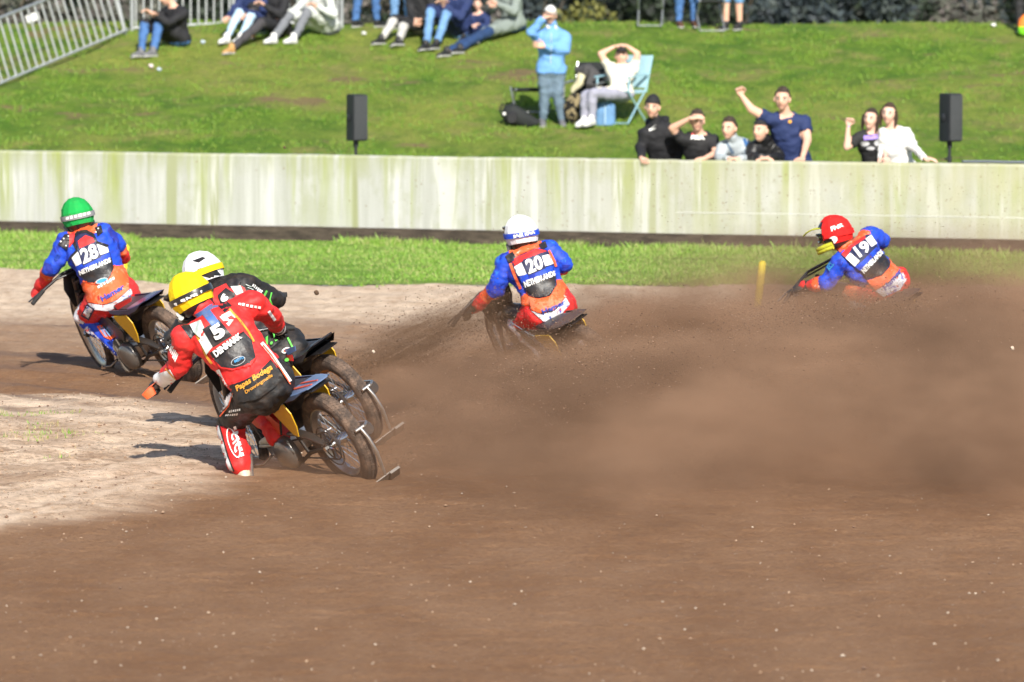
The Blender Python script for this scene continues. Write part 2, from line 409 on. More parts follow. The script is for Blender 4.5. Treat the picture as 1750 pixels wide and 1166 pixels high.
# ---------------------------------------------------------------- concrete wall
g = G('wall_concrete'); P = g.geo; z = g.sep(P)[2]
st = g.noise(g.map(P, (1, 1, .05)), 2.6, 6, .65, .1); st2 = g.noise(g.map(P, (1, 1, .035), (5, 0, 0)), 9, 5, .7); bl = g.noise(P, 1.0, 4)
c = g.mix(g.rng(st2, .35, .65), (.40, .405, .37), (.515, .52, .50))
c = g.mix(g.math('MULTIPLY', g.rng(st, .50, .62), g.rng(z, .15, .95, .25, 1.)), c, (.30, .35, .05))
st4 = g.noise(g.map(P, (1, 1, .02), (11, 0, 0)), 3.7, 3, .5)
c = g.mix(g.math('MULTIPLY', g.rng(st4, .58, .64), .75), c, (.28, .30, .13))
gb_ = g.noise(g.map(P, (1, 1, .6), (2, 9, 4)), 2.1, 6, .7); c = g.mix(g.math('MULTIPLY', g.rng(gb_, .48, .60), .5), c, (.33, .345, .22))
st5 = g.noise(g.map(P, (1, 1, .04), (21, 0, 0)), 15, 3, .6); c = g.mix(g.math('MULTIPLY', g.rng(st5, .58, .66), g.rng(z, .3, .95, .0, .5)), c, (.25, .27, .15))
st6 = g.noise(g.map(P, (1, 1, .06), (33, 0, 0)), 5, 4, .6); c = g.mix(g.math('MULTIPLY', g.rng(st6, .56, .62), .8), c, (.60, .60, .58))
tp = g.math('MULTIPLY', g.rng(z, .70, .97), g.rng(g.noise(g.map(P, (1, 1, .2)), 5, 5), .4, .6, .2, .9))
c = g.mix(tp, c, (.33, .35, .20))
c = g.mix(g.math('MULTIPLY', g.rng(g.sep(P)[0], -1, 5, 0, .8), g.rng(g.noise(P, 3, 5), .3, .7, .4, 1)), c, (.48, .46, .33))
ps = g.vor(g.map(P, (1, 1, .8)), 16); pm = g.math('MULTIPLY', g.rng(ps.outputs['Distance'], .1, .2, 1, 0), g.math('GREATER_THAN', g.sep(ps.outputs['Color'])[0], g.rng(g.sep(P)[0], -3, 4, .97, .35)))
c = g.mix(g.math('MULTIPLY', pm, .7), c, (.26, .19, .12))
g.bump(g.math('ADD', g.noise(P, 40, 6, .7), bl), .01, .5)
M_WALL = g.out(c, .85, .3)
def strip(bm, prof, x0, x1, n):
    rows = []
    for i in range(n + 1):
        x = lerp(x0, x1, i / n); yy = wall_y(x); rows.append([bm.verts.new((x, yy + d + .004 * fn(x, zz, 0, 3), zz + .005 * fn(x, 0, 0, .7) + (.006 * fn(x, d * 9, 3, 6, 3) if zz > .9 else 0))) for d, zz in prof])
    for a, b in zip(rows, rows[1:]):
        for k in range(len(prof) - 1): bm.faces.new((a[k], b[k], b[k + 1], a[k + 1]))
wl = thing('concrete_wall', 'long pale concrete safety wall streaked with green algae', 'wall', (0, wall_y(0), 0))
bm = BM(); strip(bm, [(.0, .13), (.0, .95), (.02, .975), (.20, .975), (.22, .95), (.22, -.2)], -60, 60, 2400)
o = obj('wall_face', bm, M_WALL, wl, False); o.matrix_parent_inverse = Matrix.Translation((0, -wall_y(0), 0))
g = G('kickboard'); c = g.mix(g.rng(g.noise(g.map(g.geo, (.3, 1, 3)), 9, 6, .7), .4, .65), (.045, .035, .028), (.11, .085, .065)); g.bump(g.noise(g.geo, 30, 5), .01, .5)
MK = g.out(c, .9)
bm = BM(); strip(bm, [(-.04, -.1), (-.04, .165), (.0, .17)], -60, 60, 2400)
o = obj('kickboard', bm, MK, wl, False); o.matrix_parent_inverse = Matrix.Translation((0, -wall_y(0), 0))
bm = BM(); strip(bm, [(-.004, .40), (-.004, .408)], 1.8, 9, 60)
o = obj('chalk_line', bm, mat('chalk', (.66, .66, .62), .9), wl, False); o.matrix_parent_inverse = Matrix.Translation((0, -wall_y(0), 0))

# ---------------------------------------------------------------- crowd fence on the bank
galv = mat('galvanised', (.50, .52, .53), .45, .6, bump=.1, var=.15)
def fence(pts, top, npk, label, lean=0.):
    """pts: ground points; pickets between bottom and top rail"""
    t = thing('crowd_fence', label, 'fence', pts[0], 'galvanised crowd fence panels')
    inv = Matrix.Translation(-pts[0])
    H = Vector((0, 0, top))
    bm = BM(); tube(bm, [p + Vector((0, 0, .06)) for p in pts], .021, 8); o = obj('bottom_rail', bm, galv, t); o.matrix_parent_inverse = inv
    dirs = (pts[-1] - pts[0]).normalized(); side = dirs.cross(Vector((0, 1, 0))); up = Vector((0, 1, 0)).cross(dirs).normalized()
    if up.z < 0: up = -up
    up = lerp(Vector((0, 0, 1)), up, lean).normalized() * top
    bm = BM(); tube(bm, [p + up for p in pts], .021, 8); o = obj('top_rail', bm, galv, t); o.matrix_parent_inverse = inv
    L = (pts[-1] - pts[0])
    for i in range(npk):
        p = pts[0] + L * ((i + .5) / npk); bm = BM(); tube(bm, [p + Vector((0, 0, .06)), p + up], .014, 6); o = obj('picket', bm, galv, t); o.matrix_parent_inverse = inv
    for p in (pts[0], pts[-1]):
        bm = BM(); tube(bm, [p + Vector((0, 0, -.15)), p + up * 1.02], .027, 8); o = obj('post', bm, galv, t); o.matrix_parent_inverse = inv
A = bpt(218, 58); B = bpt(-2, 151); L = (B - A)
B2 = A + L * 1.0; C2 = bpt(-2, 151) + L * 1.0; C2.z = bank_z(C2.x, C2.y)
fence([A, B2], .88, 19, 'sloping steel crowd fence running down the left of the bank', .62)
fence([B2 + L * .02, C2], .88, 19, 'lower steel crowd fence panel at the far left of the bank', .62)
E1 = bpt(222, 56) + Vector((.02, .15, 0)); E2 = Vector((at(400, 50, 81.6).x, 81.4, bank_z(0, 81.2))); E3 = Vector((at(585, 50, 81.6).x, 81.3, bank_z(0, 81.2)))
fence([E1, E2], 1.1, 13, 'upright steel crowd fence behind the man in the black sweater')
fence([E2 + Vector((.06, 0, 0)), E3], 1.1, 13, 'upright steel crowd fence behind the people with white trainers')

# ---------------------------------------------------------------- trees and bushes beyond the bank
def bush(name, label, x, y, zc, rx, ry, rz, n, cols, seed, trunk=True, cat='bush', leaf=.085):
    rng = np.random.default_rng(seed); t = thing(name, label, cat, (x, y, -.3), 'trees and bushes beyond the bank')
    V = []; F = []; MI = []; nb = 14
    bl = [(rng.normal(0, .5) * rx, rng.normal(0, .5) * ry, zc + rng.normal(0, .42) * rz, rng.uniform(.22, .5)) for _ in range(nb)]
    for k in range(n):
        bx, by, bz, br = bl[int(rng.integers(0, nb))]; d = rng.normal(0, 1, 3); d /= np.linalg.norm(d); rr = rng.random() ** .4
        p = np.array([bx + d[0] * rr * br * rx, by + d[1] * rr * br * ry, bz + d[2] * rr * br * rz])
        if p[2] < .1: continue
        a = rng.normal(0, 1, 3); a /= np.linalg.norm(a); b = np.cross(a, d); b /= np.linalg.norm(b) + 1e-6; s = leaf * rng.uniform(.6, 1.3); i = len(V)
        V += [tuple(p - a * s), tuple(p + b * s * .5), tuple(p + a * s), tuple(p - b * s * .5)]; F.append((i, i + 1, i + 2, i + 3)); MI.append(int(rng.integers(0, len(cols))))
    npobj('crown', V, F, cols, t, MI)
    bm = BM()
    tube(bm, [(0, 0, -.2), (.05, 0, zc * .5), (0, .05, zc)], [.14, .1, .05] if trunk else [.06, .05, .03], 8)
    for k in range(5):
        a = k * 1.3; tube(bm, [(0, 0, zc * .4), (math.cos(a) * rx * .3, math.sin(a) * ry * .3, zc * .8), (math.cos(a) * rx * .5, math.sin(a) * ry * .5, zc * 1.1)], [.06, .04, .015], 6)
    obj('trunk', bm, mat('bark', (.09, .07, .05), .9, bump=.5), t)
lf = {'dark': [mat('leaf_d1', (.012, .022, .012), .7), mat('leaf_d2', (.022, .036, .018), .7), mat('leaf_d3', (.03, .035, .03), .8)],
      'blue': [mat('leaf_b1', (.03, .045, .05), .7), mat('leaf_b2', (.05, .065, .06), .7), mat('leaf_b3', (.025, .035, .042), .7)],
      'olive': [mat('leaf_o1', (.12, .12, .02), .7), mat('leaf_o2', (.17, .165, .035), .7), mat('leaf_o3', (.05, .06, .02), .7)],
      'grey': [mat('leaf_g1', (.11, .11, .09), .8), mat('leaf_g2', (.07, .075, .055), .8), mat('leaf_g3', (.15, .13, .12), .8)]}
def bx(px, D): return at(px, 10, D).x
n_ = 0
for px, D, kind, rx, rz, zc, name, lab in [
    (-30, 108, 'grey', 1.8, 2.4, 2.6, 'tree', 'grey green tree behind the yellow bin at the left'),
    (120, 118, 'dark', 2.0, 2.4, 2.6, 'tree', 'dark tree seen through the sloping crowd fence'),
    (190, 104, 'grey', 1.3, 1.6, 1.8, 'bush', 'dull grey brown bush behind the top of the sloping fence'),
    (330, 112, 'dark', 2.2, 2.2, 2.4, 'tree', 'dark tree behind the upright crowd fence'),
    (500, 120, 'dark', 2.4, 2.4, 2.5, 'tree', 'dark tree behind the seated people with white trainers'),
    (655, 110, 'grey', 1.5, 1.8, 2.0, 'bush', 'brownish bush behind the standing legs in blue jeans'),
    (820, 124, 'dark', 2.4, 2.2, 2.4, 'tree', 'dark tree behind the seated couple in jeans'),
    (905, 116, 'blue', 1.4, 2.2, 2.3, 'tree', 'blue green tree behind the woman in the white cap'),
    (1000, 100, 'olive', 1.1, 1.1, 1.5, 'bush', 'yellow olive bush right of the woman in the white cap'),
    (1075, 118, 'blue', 1.6, 2.2, 2.4, 'tree', 'blue grey tree behind the folding stools'),
    (1150, 112, 'dark', 1.7, 2.0, 2.2, 'tree', 'dark tree behind the standing person on the crest'),
    (1250, 122, 'blue', 1.9, 2.2, 2.4, 'tree', 'blue grey tree behind the bare calves'),
    (1330, 101, 'olive', .75, .6, 1.35, 'bush', 'small yellowish bush on the crest right of the bare calves'),
    (1420, 103, 'blue', 1.3, 1.6, 1.7, 'bush', 'grey green bush between the two yellow green bushes'),
    (1480, 99, 'olive', .8, .7, 1.35, 'bush', 'bright yellow green bush right of the centre of the crest'),
    (1548, 104, 'dark', .9, 1.5, 1.7, 'bush', 'almost black bush beside the bright yellow green one'),
    (1620, 108, 'grey', 1.2, 1.6, 1.8, 'bush', 'greyish bush left of the dark trees at the right'),
    (1700, 118, 'blue', 2.2, 2.4, 2.6, 'tree', 'dark blue green tree at the far right'),
    (1840, 112, 'dark', 2.2, 2.4, 2.6, 'tree', 'dark tree beyond the right edge of the crest')]:
    n_ += 1
    bush(name, lab, bx(px, D), D, zc, rx, 1.2, rz, 6500, lf[kind], 100 + n_, name == 'tree', name)
# continuous far wood behind them
V = []; F = []; MI = []; rng = np.random.default_rng(77)
for k in range(45000):
    x = rng.uniform(-22, 22); y = 140 + rng.uniform(-2, 3); zz = rng.uniform(-.5, 7 + 1.5 * fn(x, 0, 0, .3)); a = rng.normal(0, 1, 3); a /= np.linalg.norm(a); b = np.cross(a, rng.normal(0, 1, 3)); b /= np.linalg.norm(b); s = .22; i = len(V)
    p = np.array([x, y, zz]); V += [tuple(p - a * s), tuple(p + b * s * .6), tuple(p + a * s), tuple(p - b * s * .6)]; F.append((i, i + 1, i + 2, i + 3)); MI.append(int(abs(math.floor(x * .6 + zz * .1 + rng.normal(0, .4))) % 3))
tag(npobj('far_wood', V, F, [lf['dark'][1], lf['blue'][0], lf['blue'][1]], midx=MI), 'dark far-off wood behind the spectator bank', 'wood', kind='stuff')

# ================================================================ figures
SKIN = mat('skin', (.74, .44, .32), .55, var=.06, spec=.35)
SKIN2 = mat('skin_pale', (.80, .50, .39), .55, var=.06, spec=.35)
LIP = mat('lips', (.60, .27, .22), .5); EYEW = mat('eye_white', (.75, .73, .7), .3); EYED = mat('eye_dark', (.03, .02, .015), .2)
def head_frame(c, yaw=0, pitch=0, roll=0):
    """columns: forward, left, up; yaw 0 looks at the camera side, + towards image right"""
    y, p, r = R(yaw), R(pitch), R(roll)
    f = Vector((math.sin(y) * math.cos(p), -math.cos(y) * math.cos(p), math.sin(p)))
    u = (Vector((0, 0, 1)) - f * f.z).normalized()
    rot = Matrix.Rotation(r, 3, 'Y'); f = rot @ f; u = rot @ u; l = u.cross(f)
    return Matrix(((f.x, l.x, u.x, c.x), (f.y, l.y, u.y, c.y), (f.z, l.z, u.z, c.z), (0, 0, 0, 1)))
def head_geo(bm, M, s=1., i_skin=0, i_lip=1, i_ew=2, i_ed=3):
    nu, nv = 28, 20; rows = []
    for j in range(nv + 1):
        ph = math.pi * j / nv; row = []
        for k in range(nu):
            th = 2 * math.pi * k / nu
            x, y, z = math.sin(ph) * math.cos(th), math.sin(ph) * math.sin(th), math.cos(ph)
            px, py, pz = x * .096, y * .076, z * .118
            if pz < 0:                                   # jaw narrows
                t = -pz / .118; py *= 1 - .32 * t; px = px * (1 - .10 * t) + .012 * t
                if x < 0: px *= 1 - .35 * t
            if x > .2:
                g_ = lambda a, b, wy, wz: math.exp(-((py - a) / wy) ** 2 - ((pz - b) / wz) ** 2)
                px += .030 * g_(0, -.022, .014, .020) + .012 * g_(0, .0, .009, .03) + .006 * g_(0, .03, .05, .012)
                px -= .014 * (g_(.031, .006, .015, .013) + g_(-.031, .006, .015, .013))
                px += .006 * g_(0, -.058, .022, .010) + .010 * g_(0, -.095, .02, .016)
                px += .004 * (g_(.045, -.03, .02, .02) + g_(-.045, -.03, .02, .02))
            row.append(bm.verts.new(M @ (Vector((px, py, pz)) * s)))
        rows.append(row)
    for a, b in zip(rows, rows[1:]):
        for k in range(nu):
            f = bm.faces.new((a[k], b[k], b[(k + 1) % nu], a[(k + 1) % nu])); f.material_index = i_skin
            c = M.inverted() @ f.calc_center_median() / s
            if c.x > .07 and abs(c.y) < .030 and abs(c.z + .058) < .011: f.material_index = i_lip
    for sy in (-1, 1):
        capsule(bm, M @ (Vector((.076, .031 * sy, .006)) * s), M @ (Vector((.0765, .033 * sy, .006)) * s), .0125 * s, .0125 * s, 8, i_ew)
        capsule(bm, M @ (Vector((.0865, .031 * sy, .006)) * s), M @ (Vector((.0868, .031 * sy, .006)) * s), .0085 * s, .0085 * s, 6, i_ed)  # pupil drawn oversize, its dark colour also painting in socket shade
        # brow, thickened so its dark colour adds eye-socket shade, and ear
        tube(bm, [M @ (Vector((.089, .016 * sy, .024)) * s), M @ (Vector((.088, .034 * sy, .028)) * s), M @ (Vector((.076, .05 * sy, .022)) * s)], .0055 * s, 5, mi=i_ed)
        loft(bm, [(M @ (Vector((-.005, (.070 + q) * sy, -.005)) * s), (M.to_3x3() @ Vector((.019, 0, 0))) * s * w_, (M.to_3x3() @ Vector((-.006, 0, .031))) * s * w_) for q, w_ in ((0, .8), (.009, 1), (.016, .85), (.018, .5))], 10, i_skin)
def hand_geo(bm, w, d, n, side, curl=.4, s=1., mi=0, spread=.25, thick=1.):
    """wrist w, finger direction d, back-of-hand normal n, side=+1 thumb towards n x d"""
    d = d.normalized(); n = (n - d * n.dot(d)).normalized(); t = n.cross(d) * side
    L = .088 * s
    loft(bm, [(w + d * L * q, t * .041 * s * ww, n * .017 * s * hh * thick) for q, ww, hh in ((-.12, .6, 1.1), (.1, .8, 1.15), (.45, 1.0, 1.1), (.8, 1.02, .95), (1.0, .95, .75))], 12, mi, power=2.6)
    for k, (o, ln) in enumerate(((.031, .072), (.0105, .080), (-.0105, .074), (-.031, .058))):
        p = w + d * L * .93 + t * o * s; dd = (d + t * (o * spread * 8)).normalized(); a = 0
        for seg, fr in enumerate((.46, .30, .24)):
            a += curl * (1.0, 1.15, .9)[seg] * (1 + .08 * k); v = dd * math.cos(a) - n * math.sin(a); q = p + v * ln * s * fr
            r0, r1 = (.0093, .0087, .0080)[seg] * s * thick, (.0087, .0080, .0068)[seg] * s * thick
            capsule(bm, p, q, r0, r1, 7, mi); p = q
    p = w + d * L * .22 + t * .034 * s; v1 = (d * .62 + t * .7 - n * .25 * (1 + curl)).normalized(); q = p + v1 * .038 * s
    capsule(bm, p, q, .0125 * s * thick, .0105 * s * thick, 8, mi)
    v2 = (d * .85 + t * (.35 - .5 * curl) - n * .5 * curl).normalized(); q2 = q + v2 * .030 * s
    capsule(bm, q, q2, .0105 * s * thick, .009 * s * thick, 8, mi); capsule(bm, q2, q2 + v2 * .018 * s, .009 * s * thick, .007 * s * thick, 7, mi)
def shoe_obj(parent, inv, ank, toe, up, m, sole, s=1., boot=0., name='shoe'):
    """ank ankle joint, toe direction (horizontal-ish), up"""
    f = toe.normalized(); u = (up - f * up.dot(f)).normalized(); l = u.cross(f); bm = BM()
    heel = ank - u * .075 * s - f * .055 * s
    prof = [(0, .026, .030, .034), (.02, .034, .040, .04), (.06, .037, .050, .052), (.11, .036, .044, .044), (.16, .042, .034, .034), (.215, .045, .026, .027), (.255, .036, .02, .021), (.272, .02, .012, .014)]
    loft(bm, [(heel + f * a * s + u * (h + .008) * s, l * w_ * s, u * h * s) for a, w_, h, _ in prof], 14, 0, power=2.4)
    loft(bm, [(heel + f * (a - .002) * s + u * .006 * s, l * (w_ + .004) * s, u * .012 * s) for a, w_, h, _ in prof], 14, 1, power=4)
    capsule(bm, ank - u * .03 * s, ank + u * (.03 + boot) * s, .046 * s, (.047 + boot * .06) * s, 14, 0)
    o = obj(name, bm, [m, sole], parent); o.matrix_parent_inverse = inv; return o

def capdist(P, a, b, ra, rb):
    ab = b - a; L2 = max(1e-9, float(ab @ ab)); t = ((P - a) @ ab) / L2; tc = np.clip(t, 0, 1)
    d = np.linalg.norm(P - (a + tc[:, None] * ab), axis=1) - (ra + (rb - ra) * tc); return d, t
class Person: pass
def person(label, J, group=None, s=1., fat=1., voxel=.017, zone=None, garments=None, head=(0, 0, 0), skin=SKIN, hands=True, cat='person', hc=None, shoes=None, sole=None,
           bare_head=True, wrinkle=1., torso=(1, 1), name='person', glove=None, handinfo=None, legs_back=None, boot=0., trim=None, bell=.038, drop=0.):
    """J: world joints: head neck pelvis shL shR elL elR haL haR knL knR ftL ftR (+ toeL toeR directions)"""
    J = {k: Vector(v) for k, v in J.items()}
    root_p = (J['ftL'] + J['ftR']) / 2; inv = Matrix.Translation(-root_p)
    if drop:
        for q in 'LR': J['sh' + q] = J['sh' + q] + Vector((0, 0, -drop * s))
    spine = J['neck'] - J['pelvis']; lat = J['shL'] - J['shR']; sd = spine.normalized(); lat = (lat - sd * lat.dot(sd)).normalized(); back = sd.cross(lat)
    tw, td = torso; tw *= s; td *= s
    hw = J['hipw'].x if 'hipw' in J else .09 * s
    hl = (J.get('hlat') or lat)
    hipL, hipR = J['pelvis'] + hl * hw, J['pelvis'] - hl * hw
    P, N = J['pelvis'], J['neck']
    rings = []
    for t, w_, d_, o_ in ((-.22, .10, .085, .01), (-.12, .158, .118, .012), (0, .168, .125, .008), (.16, .152, .112, 0), (.32, .142, .104, 0), (.5, .155, .112, .006), (.68, .172, .120, .014), (.82, .172, .112, .016), (.93, .12, .085, .012), (1.0, .066, .062, .0)):
        rings.append((P + spine * t + back * o_ * s, lat * w_ * tw * (1 + .6 * (fat - 1)), back * d_ * td * (1 + .8 * (fat - 1))))
    bm = BM(); loft(bm, rings, 20)
    B = {}
    f = fat
    def bone(k, a, b, ra, rb, seg=12): B[k] = (a, b, ra * s, rb * s); capsule(bm, a, b, ra * s, rb * s, seg)
    bone('neck', N - sd * .02, lerp(N, J['head'], .75), .058, .052)
    for q, hp in (('L', hipL), ('R', hipR)):
        sh, el, ha, kn, ft = (J[k + q] for k in ('sh', 'el', 'ha', 'kn', 'ft'))
        bone('cl' + q, N + spine * -.13 + (sh - N) * .2, sh, .07 * f, .062 * f)
        if drop: capsule(bm, N - sd * .01, lerp(N, sh, .75) + Vector((0, 0, .01)), .052 * s, .045 * s)
        bone('ua' + q, sh, el, .058 * f, .045 * f); bone('fa' + q, el, ha, .044 * f, .028 * (1 + .7 * (f - 1)))
        bone('th' + q, hp, kn, .090 * f, .062 * f); bone('ca' + q, kn, ft, .059 * f, bell * f)
        mid = lerp(kn, ft, .3); capsule(bm, mid - back * 0, mid, .058 * f * s, .058 * f * s)
    me = bpy.data.meshes.new('tmp'); bm.to_mesh(me); bm.free(); o = bpy.data.objects.new('tmp', me); COL.objects.link(o)
    md = o.modifiers.new('r', 'REMESH'); md.mode = 'VOXEL'; md.voxel_size = voxel; md.use_smooth_shade = True
    sm_ = o.modifiers.new('s', 'SMOOTH'); sm_.factor = .5; sm_.iterations = 4
    dg = bpy.context.evaluated_depsgraph_get(); dg.update(); e = o.evaluated_get(dg); me2 = bpy.data.meshes.new_from_object(e)
    bpy.data.objects.remove(o); bpy.data.meshes.remove(me)
    nv = len(me2.vertices); V = np.empty(nv * 3); me2.vertices.foreach_get('co', V); V = V.reshape(-1, 3)
    NR = np.empty(nv * 3); me2.vertices.foreach_get('normal', NR); NR = NR.reshape(-1, 3)
    FC = [tuple(p.vertices) for p in me2.polygons]; cen = np.array([V[list(q)].mean(0) for q in FC])
    # classify faces
    keys = list(B) + ['torso']; D_ = []; T_ = []
    for k in keys:
        if k == 'torso': d, t = capdist(cen, np.array(P), np.array(N), .135 * s * f, .11 * s * f)
        else: a, b, ra, rb = B[k]; d, t = capdist(cen, np.array(a), np.array(b), ra, rb)
        if k[:2] == 'cl': d = d + .01
        D_.append(d); T_.append(t)
    D_ = np.array(D_); T_ = np.array(T_); idx = D_.argmin(0)
    Pn, Ln, Bn, Sn = np.array(P), np.array(lat), np.array(back), np.array(sd)
    zones = []
    slen = spine.length
    for i, q in enumerate(idx):
        c_ = cen[i]; rel = c_ - Pn
        loc = (float(rel @ Ln), float(rel @ Bn), float(rel @ Sn) / slen)     # lateral (left +), back +, up along spine
        zones.append(zone(keys[q], float(T_[q, i]), loc))
    body = bmesh.new(); body.from_mesh(me2)
    hf = head_frame(J['head'], *head)
    if bare_head: head_geo(body, hf, s * 1.02, 0, 1, 2, 3)
    HI = handinfo or {}
    gls = {}
    for q in 'LR':
        el, ha = J['el' + q], J['ha' + q]; d = (ha - el).normalized(); h = HI.get(q, {})
        dd = Vector(h['d']) if 'd' in h else d; nn = Vector(h['n']) if 'n' in h else Vector((0, .3, 1)) if abs(d.z) < .8 else Vector((0, 1, 0))
        gl = gls.setdefault(q, BM()) if glove else None
        hand_geo(gl if glove else body, ha - d * .01, dd, nn, h.get('side', 1 if q == 'R' else -1), h.get('curl', .45), s * (1.12 if glove else 1), 0, thick=1.25 if glove else 1)
        if glove: capsule(gl, ha - d * .05 * s, ha, .05 * s, .042 * s, 12)
    me3 = bpy.data.meshes.new(name); body.normal_update(); body.to_mesh(me3); body.free()
    for m in (skin, LIP, EYEW, EYED): me3.materials.append(m)
    me3.shade_smooth(); ro = link(name, me3); ro.data.transform(inv); ro.location = root_p
    tag(ro, label, cat, group)
    inv2 = inv
    out = Person(); out.root = ro; out.inv = inv2; out.targets = {}; out.hf = hf; out.J = J; out.s = s
    def par(o): o.parent = ro; o.matrix_parent_inverse = inv2; return o
    out.par = par
    # garments as shells
    gs = {}
    for i, z_ in enumerate(zones):
        if z_ is not None: gs.setdefault(z_[0], []).append((i, z_[1]))
    for gname, fl in gs.items():
        mats, off = garments[gname]; used = {}
        nvv = []; nf = []; mi = []; cnt = {}
        for i, m_ in fl:
            q = FC[i]
            for a in range(len(q)):
                e_ = (min(q[a], q[(a + 1) % len(q)]), max(q[a], q[(a + 1) % len(q)])); cnt[e_] = cnt.get(e_, 0) + 1
        for i, m_ in fl:
            ff = []
            for v in FC[i]:
                if v not in used:
                    used[v] = len(nvv); p = V[v]
                    wn = noise.fractal(Vector((p[0] * 9, p[1] * 9, p[2] * 13)), 1., 2., 3) * .010 * wrinkle + abs(noise.noise(Vector((p[0] * 17 + p[2] * 9, p[1] * 12, p[2] * 20)))) * .007 * wrinkle
                    nvv.append(p + NR[v] * max(.003, off + wn))
                ff.append(used[v])
            nf.append(tuple(ff)); mi.append(m_)
        # hem: turn the border back to the body
        inner = {}
        for (a, b), n_2 in cnt.items():
            if n_2 == 1:
                for v in (a, b):
                    if v not in inner: inner[v] = len(nvv); nvv.append(V[v] - NR[v] * .003)
        edges = [(q[a], q[(a + 1) % len(q)], m_) for i, m_ in fl for q in (FC[i],) for a in range(len(q))]
        for a, b, m_ in edges:
            if cnt[(min(a, b), max(a, b))] == 1: nf.append((used[b], used[a], inner[a], inner[b])); mi.append(m_)
        bmt = None
        o = npobj(gname, np.array(nvv), nf, mats, None, mi, True); par(o)
        out.targets[gname] = BVHTree.FromPolygons([Vector(v) for v in nvv], nf)
    out.targets['body'] = BVHTree.FromPolygons([Vector(v) for v in V], FC)
    for gl in gls.values(): par(obj('glove', gl, glove))
    bpy.data.meshes.remove(me2)
    if shoes:
        for q in 'LR':
            a, k = J['ft' + q], J['kn' + q]; up = (k - a).normalized() if J.get('upright' + q) is None else Vector((0, 0, 1))
            td_ = J.get('toe' + q); td_ = Vector(td_) if td_ is not None else -back
            shoe_obj(ro, inv2, a, td_, lerp(up, Vector((0, 0, 1)), .35), shoes, sole or shoes, s, boot, 'boot' if boot else 'shoe')
    return out
# ---- hair and headgear in the head frame
def shell(bm, M, s, cond, grow=(1.08, 1.12, 1.08), mi=0, nu=28, nv=20, lump=.0, c=(0, 0, .008)):
    g_ = {}
    for j in range(nv + 1):
        for k in range(nu):
            ph = math.pi * j / nv; th = 2 * math.pi * k / nu; x, y, z = math.sin(ph) * math.cos(th), math.sin(ph) * math.sin(th), math.cos(ph)
            l_ = 1 + lump * noise.noise(Vector((x * 5, y * 5, z * 5)))
            g_[j, k] = (Vector((x * .096 * grow[0] * l_ + c[0], y * .078 * grow[1] * l_ + c[1], z * .118 * grow[2] * l_ + c[2])), (x, y, z))
    vs = {}
    def vv(j, k):
        if (j, k) not in vs: vs[j, k] = bm.verts.new(M @ (g_[j, k][0] * s))
        return vs[j, k]
    for j in range(nv):
        for k in range(nu):
            q = [(j, k), (j + 1, k), (j + 1, (k + 1) % nu), (j, (k + 1) % nu)]
            m_ = [sum(g_[a][1][i] for a in q) / 4 for i in range(3)]
            r = cond(*m_)
            if r is not False and r is not None:
                f = bm.faces.new([vv(*a) for a in q]); f.material_index = r if r is not True else mi
def hair(p, kind, m, m2=None):
    s = p.s * 1.02; M = p.hf; bm = BM()
    if kind in ('long', 'pony'):      # strands beside the face and behind the neck
        for sy in (-1, 1): tube(bm, [M @ (Vector(q) * s) for q in ((.02, .082 * sy, .04), (.0, .092 * sy, -.03), (-.01, .088 * sy, -.10), (-.02, .08 * sy, -.15))], [.018 * s, .020 * s, .016 * s, .006 * s], 8)
    if kind == 'short': shell(bm, M, s, lambda x, y, z: (z > .62) or (x < -.05 and z > -.2) or (x < .30 and z > .30), (1.06, 1.09, 1.07), lump=.16)
    elif kind in ('long', 'pony'):
        shell(bm, M, s, lambda x, y, z: (z > .62) or (x < .30 and z > -.1) or (x < -.0 and z > -.6), (1.06, 1.10, 1.06), lump=.05)
        if kind == 'pony': tube(bm, [M @ (Vector(q) * s) for q in ((-.10, 0, .03), (-.15, 0, .01), (-.165, .01, -.06), (-.15, .015, -.13), (-.13, .02, -.18))], [.025 * s, .034 * s, .03 * s, .022 * s, .008 * s], 8)
    elif kind == 'beanie': shell(bm, M, s, lambda x, y, z: z > .30 - .2 * (x < 0), (1.12, 1.16, 1.20), lump=.03)
    elif kind in ('cap', 'capback'):
        shell(bm, M, s, lambda x, y, z: z > .42 - .12 * (x < 0), (1.12, 1.15, 1.12)); sg = 1 if kind == 'cap' else -1
        prism(bm, [M @ (Vector((sg * a, b, .045 + .0 * a)) * s) for a, b in ((.07, -.07), (.13, -.062), (.165, -.03), (.172, 0), (.165, .03), (.13, .062), (.07, .07))], .006)
    n_ = {'beanie': 'beanie', 'cap': 'cap', 'capback': 'cap'}.get(kind, 'hair')
    o = obj(n_, bm, [m] + ([m2] if m2 else [])); p.par(o)
    if kind in ('cap', 'capback') and m2:
        bm = BM(); shell(bm, M, s, lambda x, y, z: (-.35 < z < .30) and x < .1, (1.07, 1.10, 1.05)); p.par(obj('hair', bm, m2))
    return o

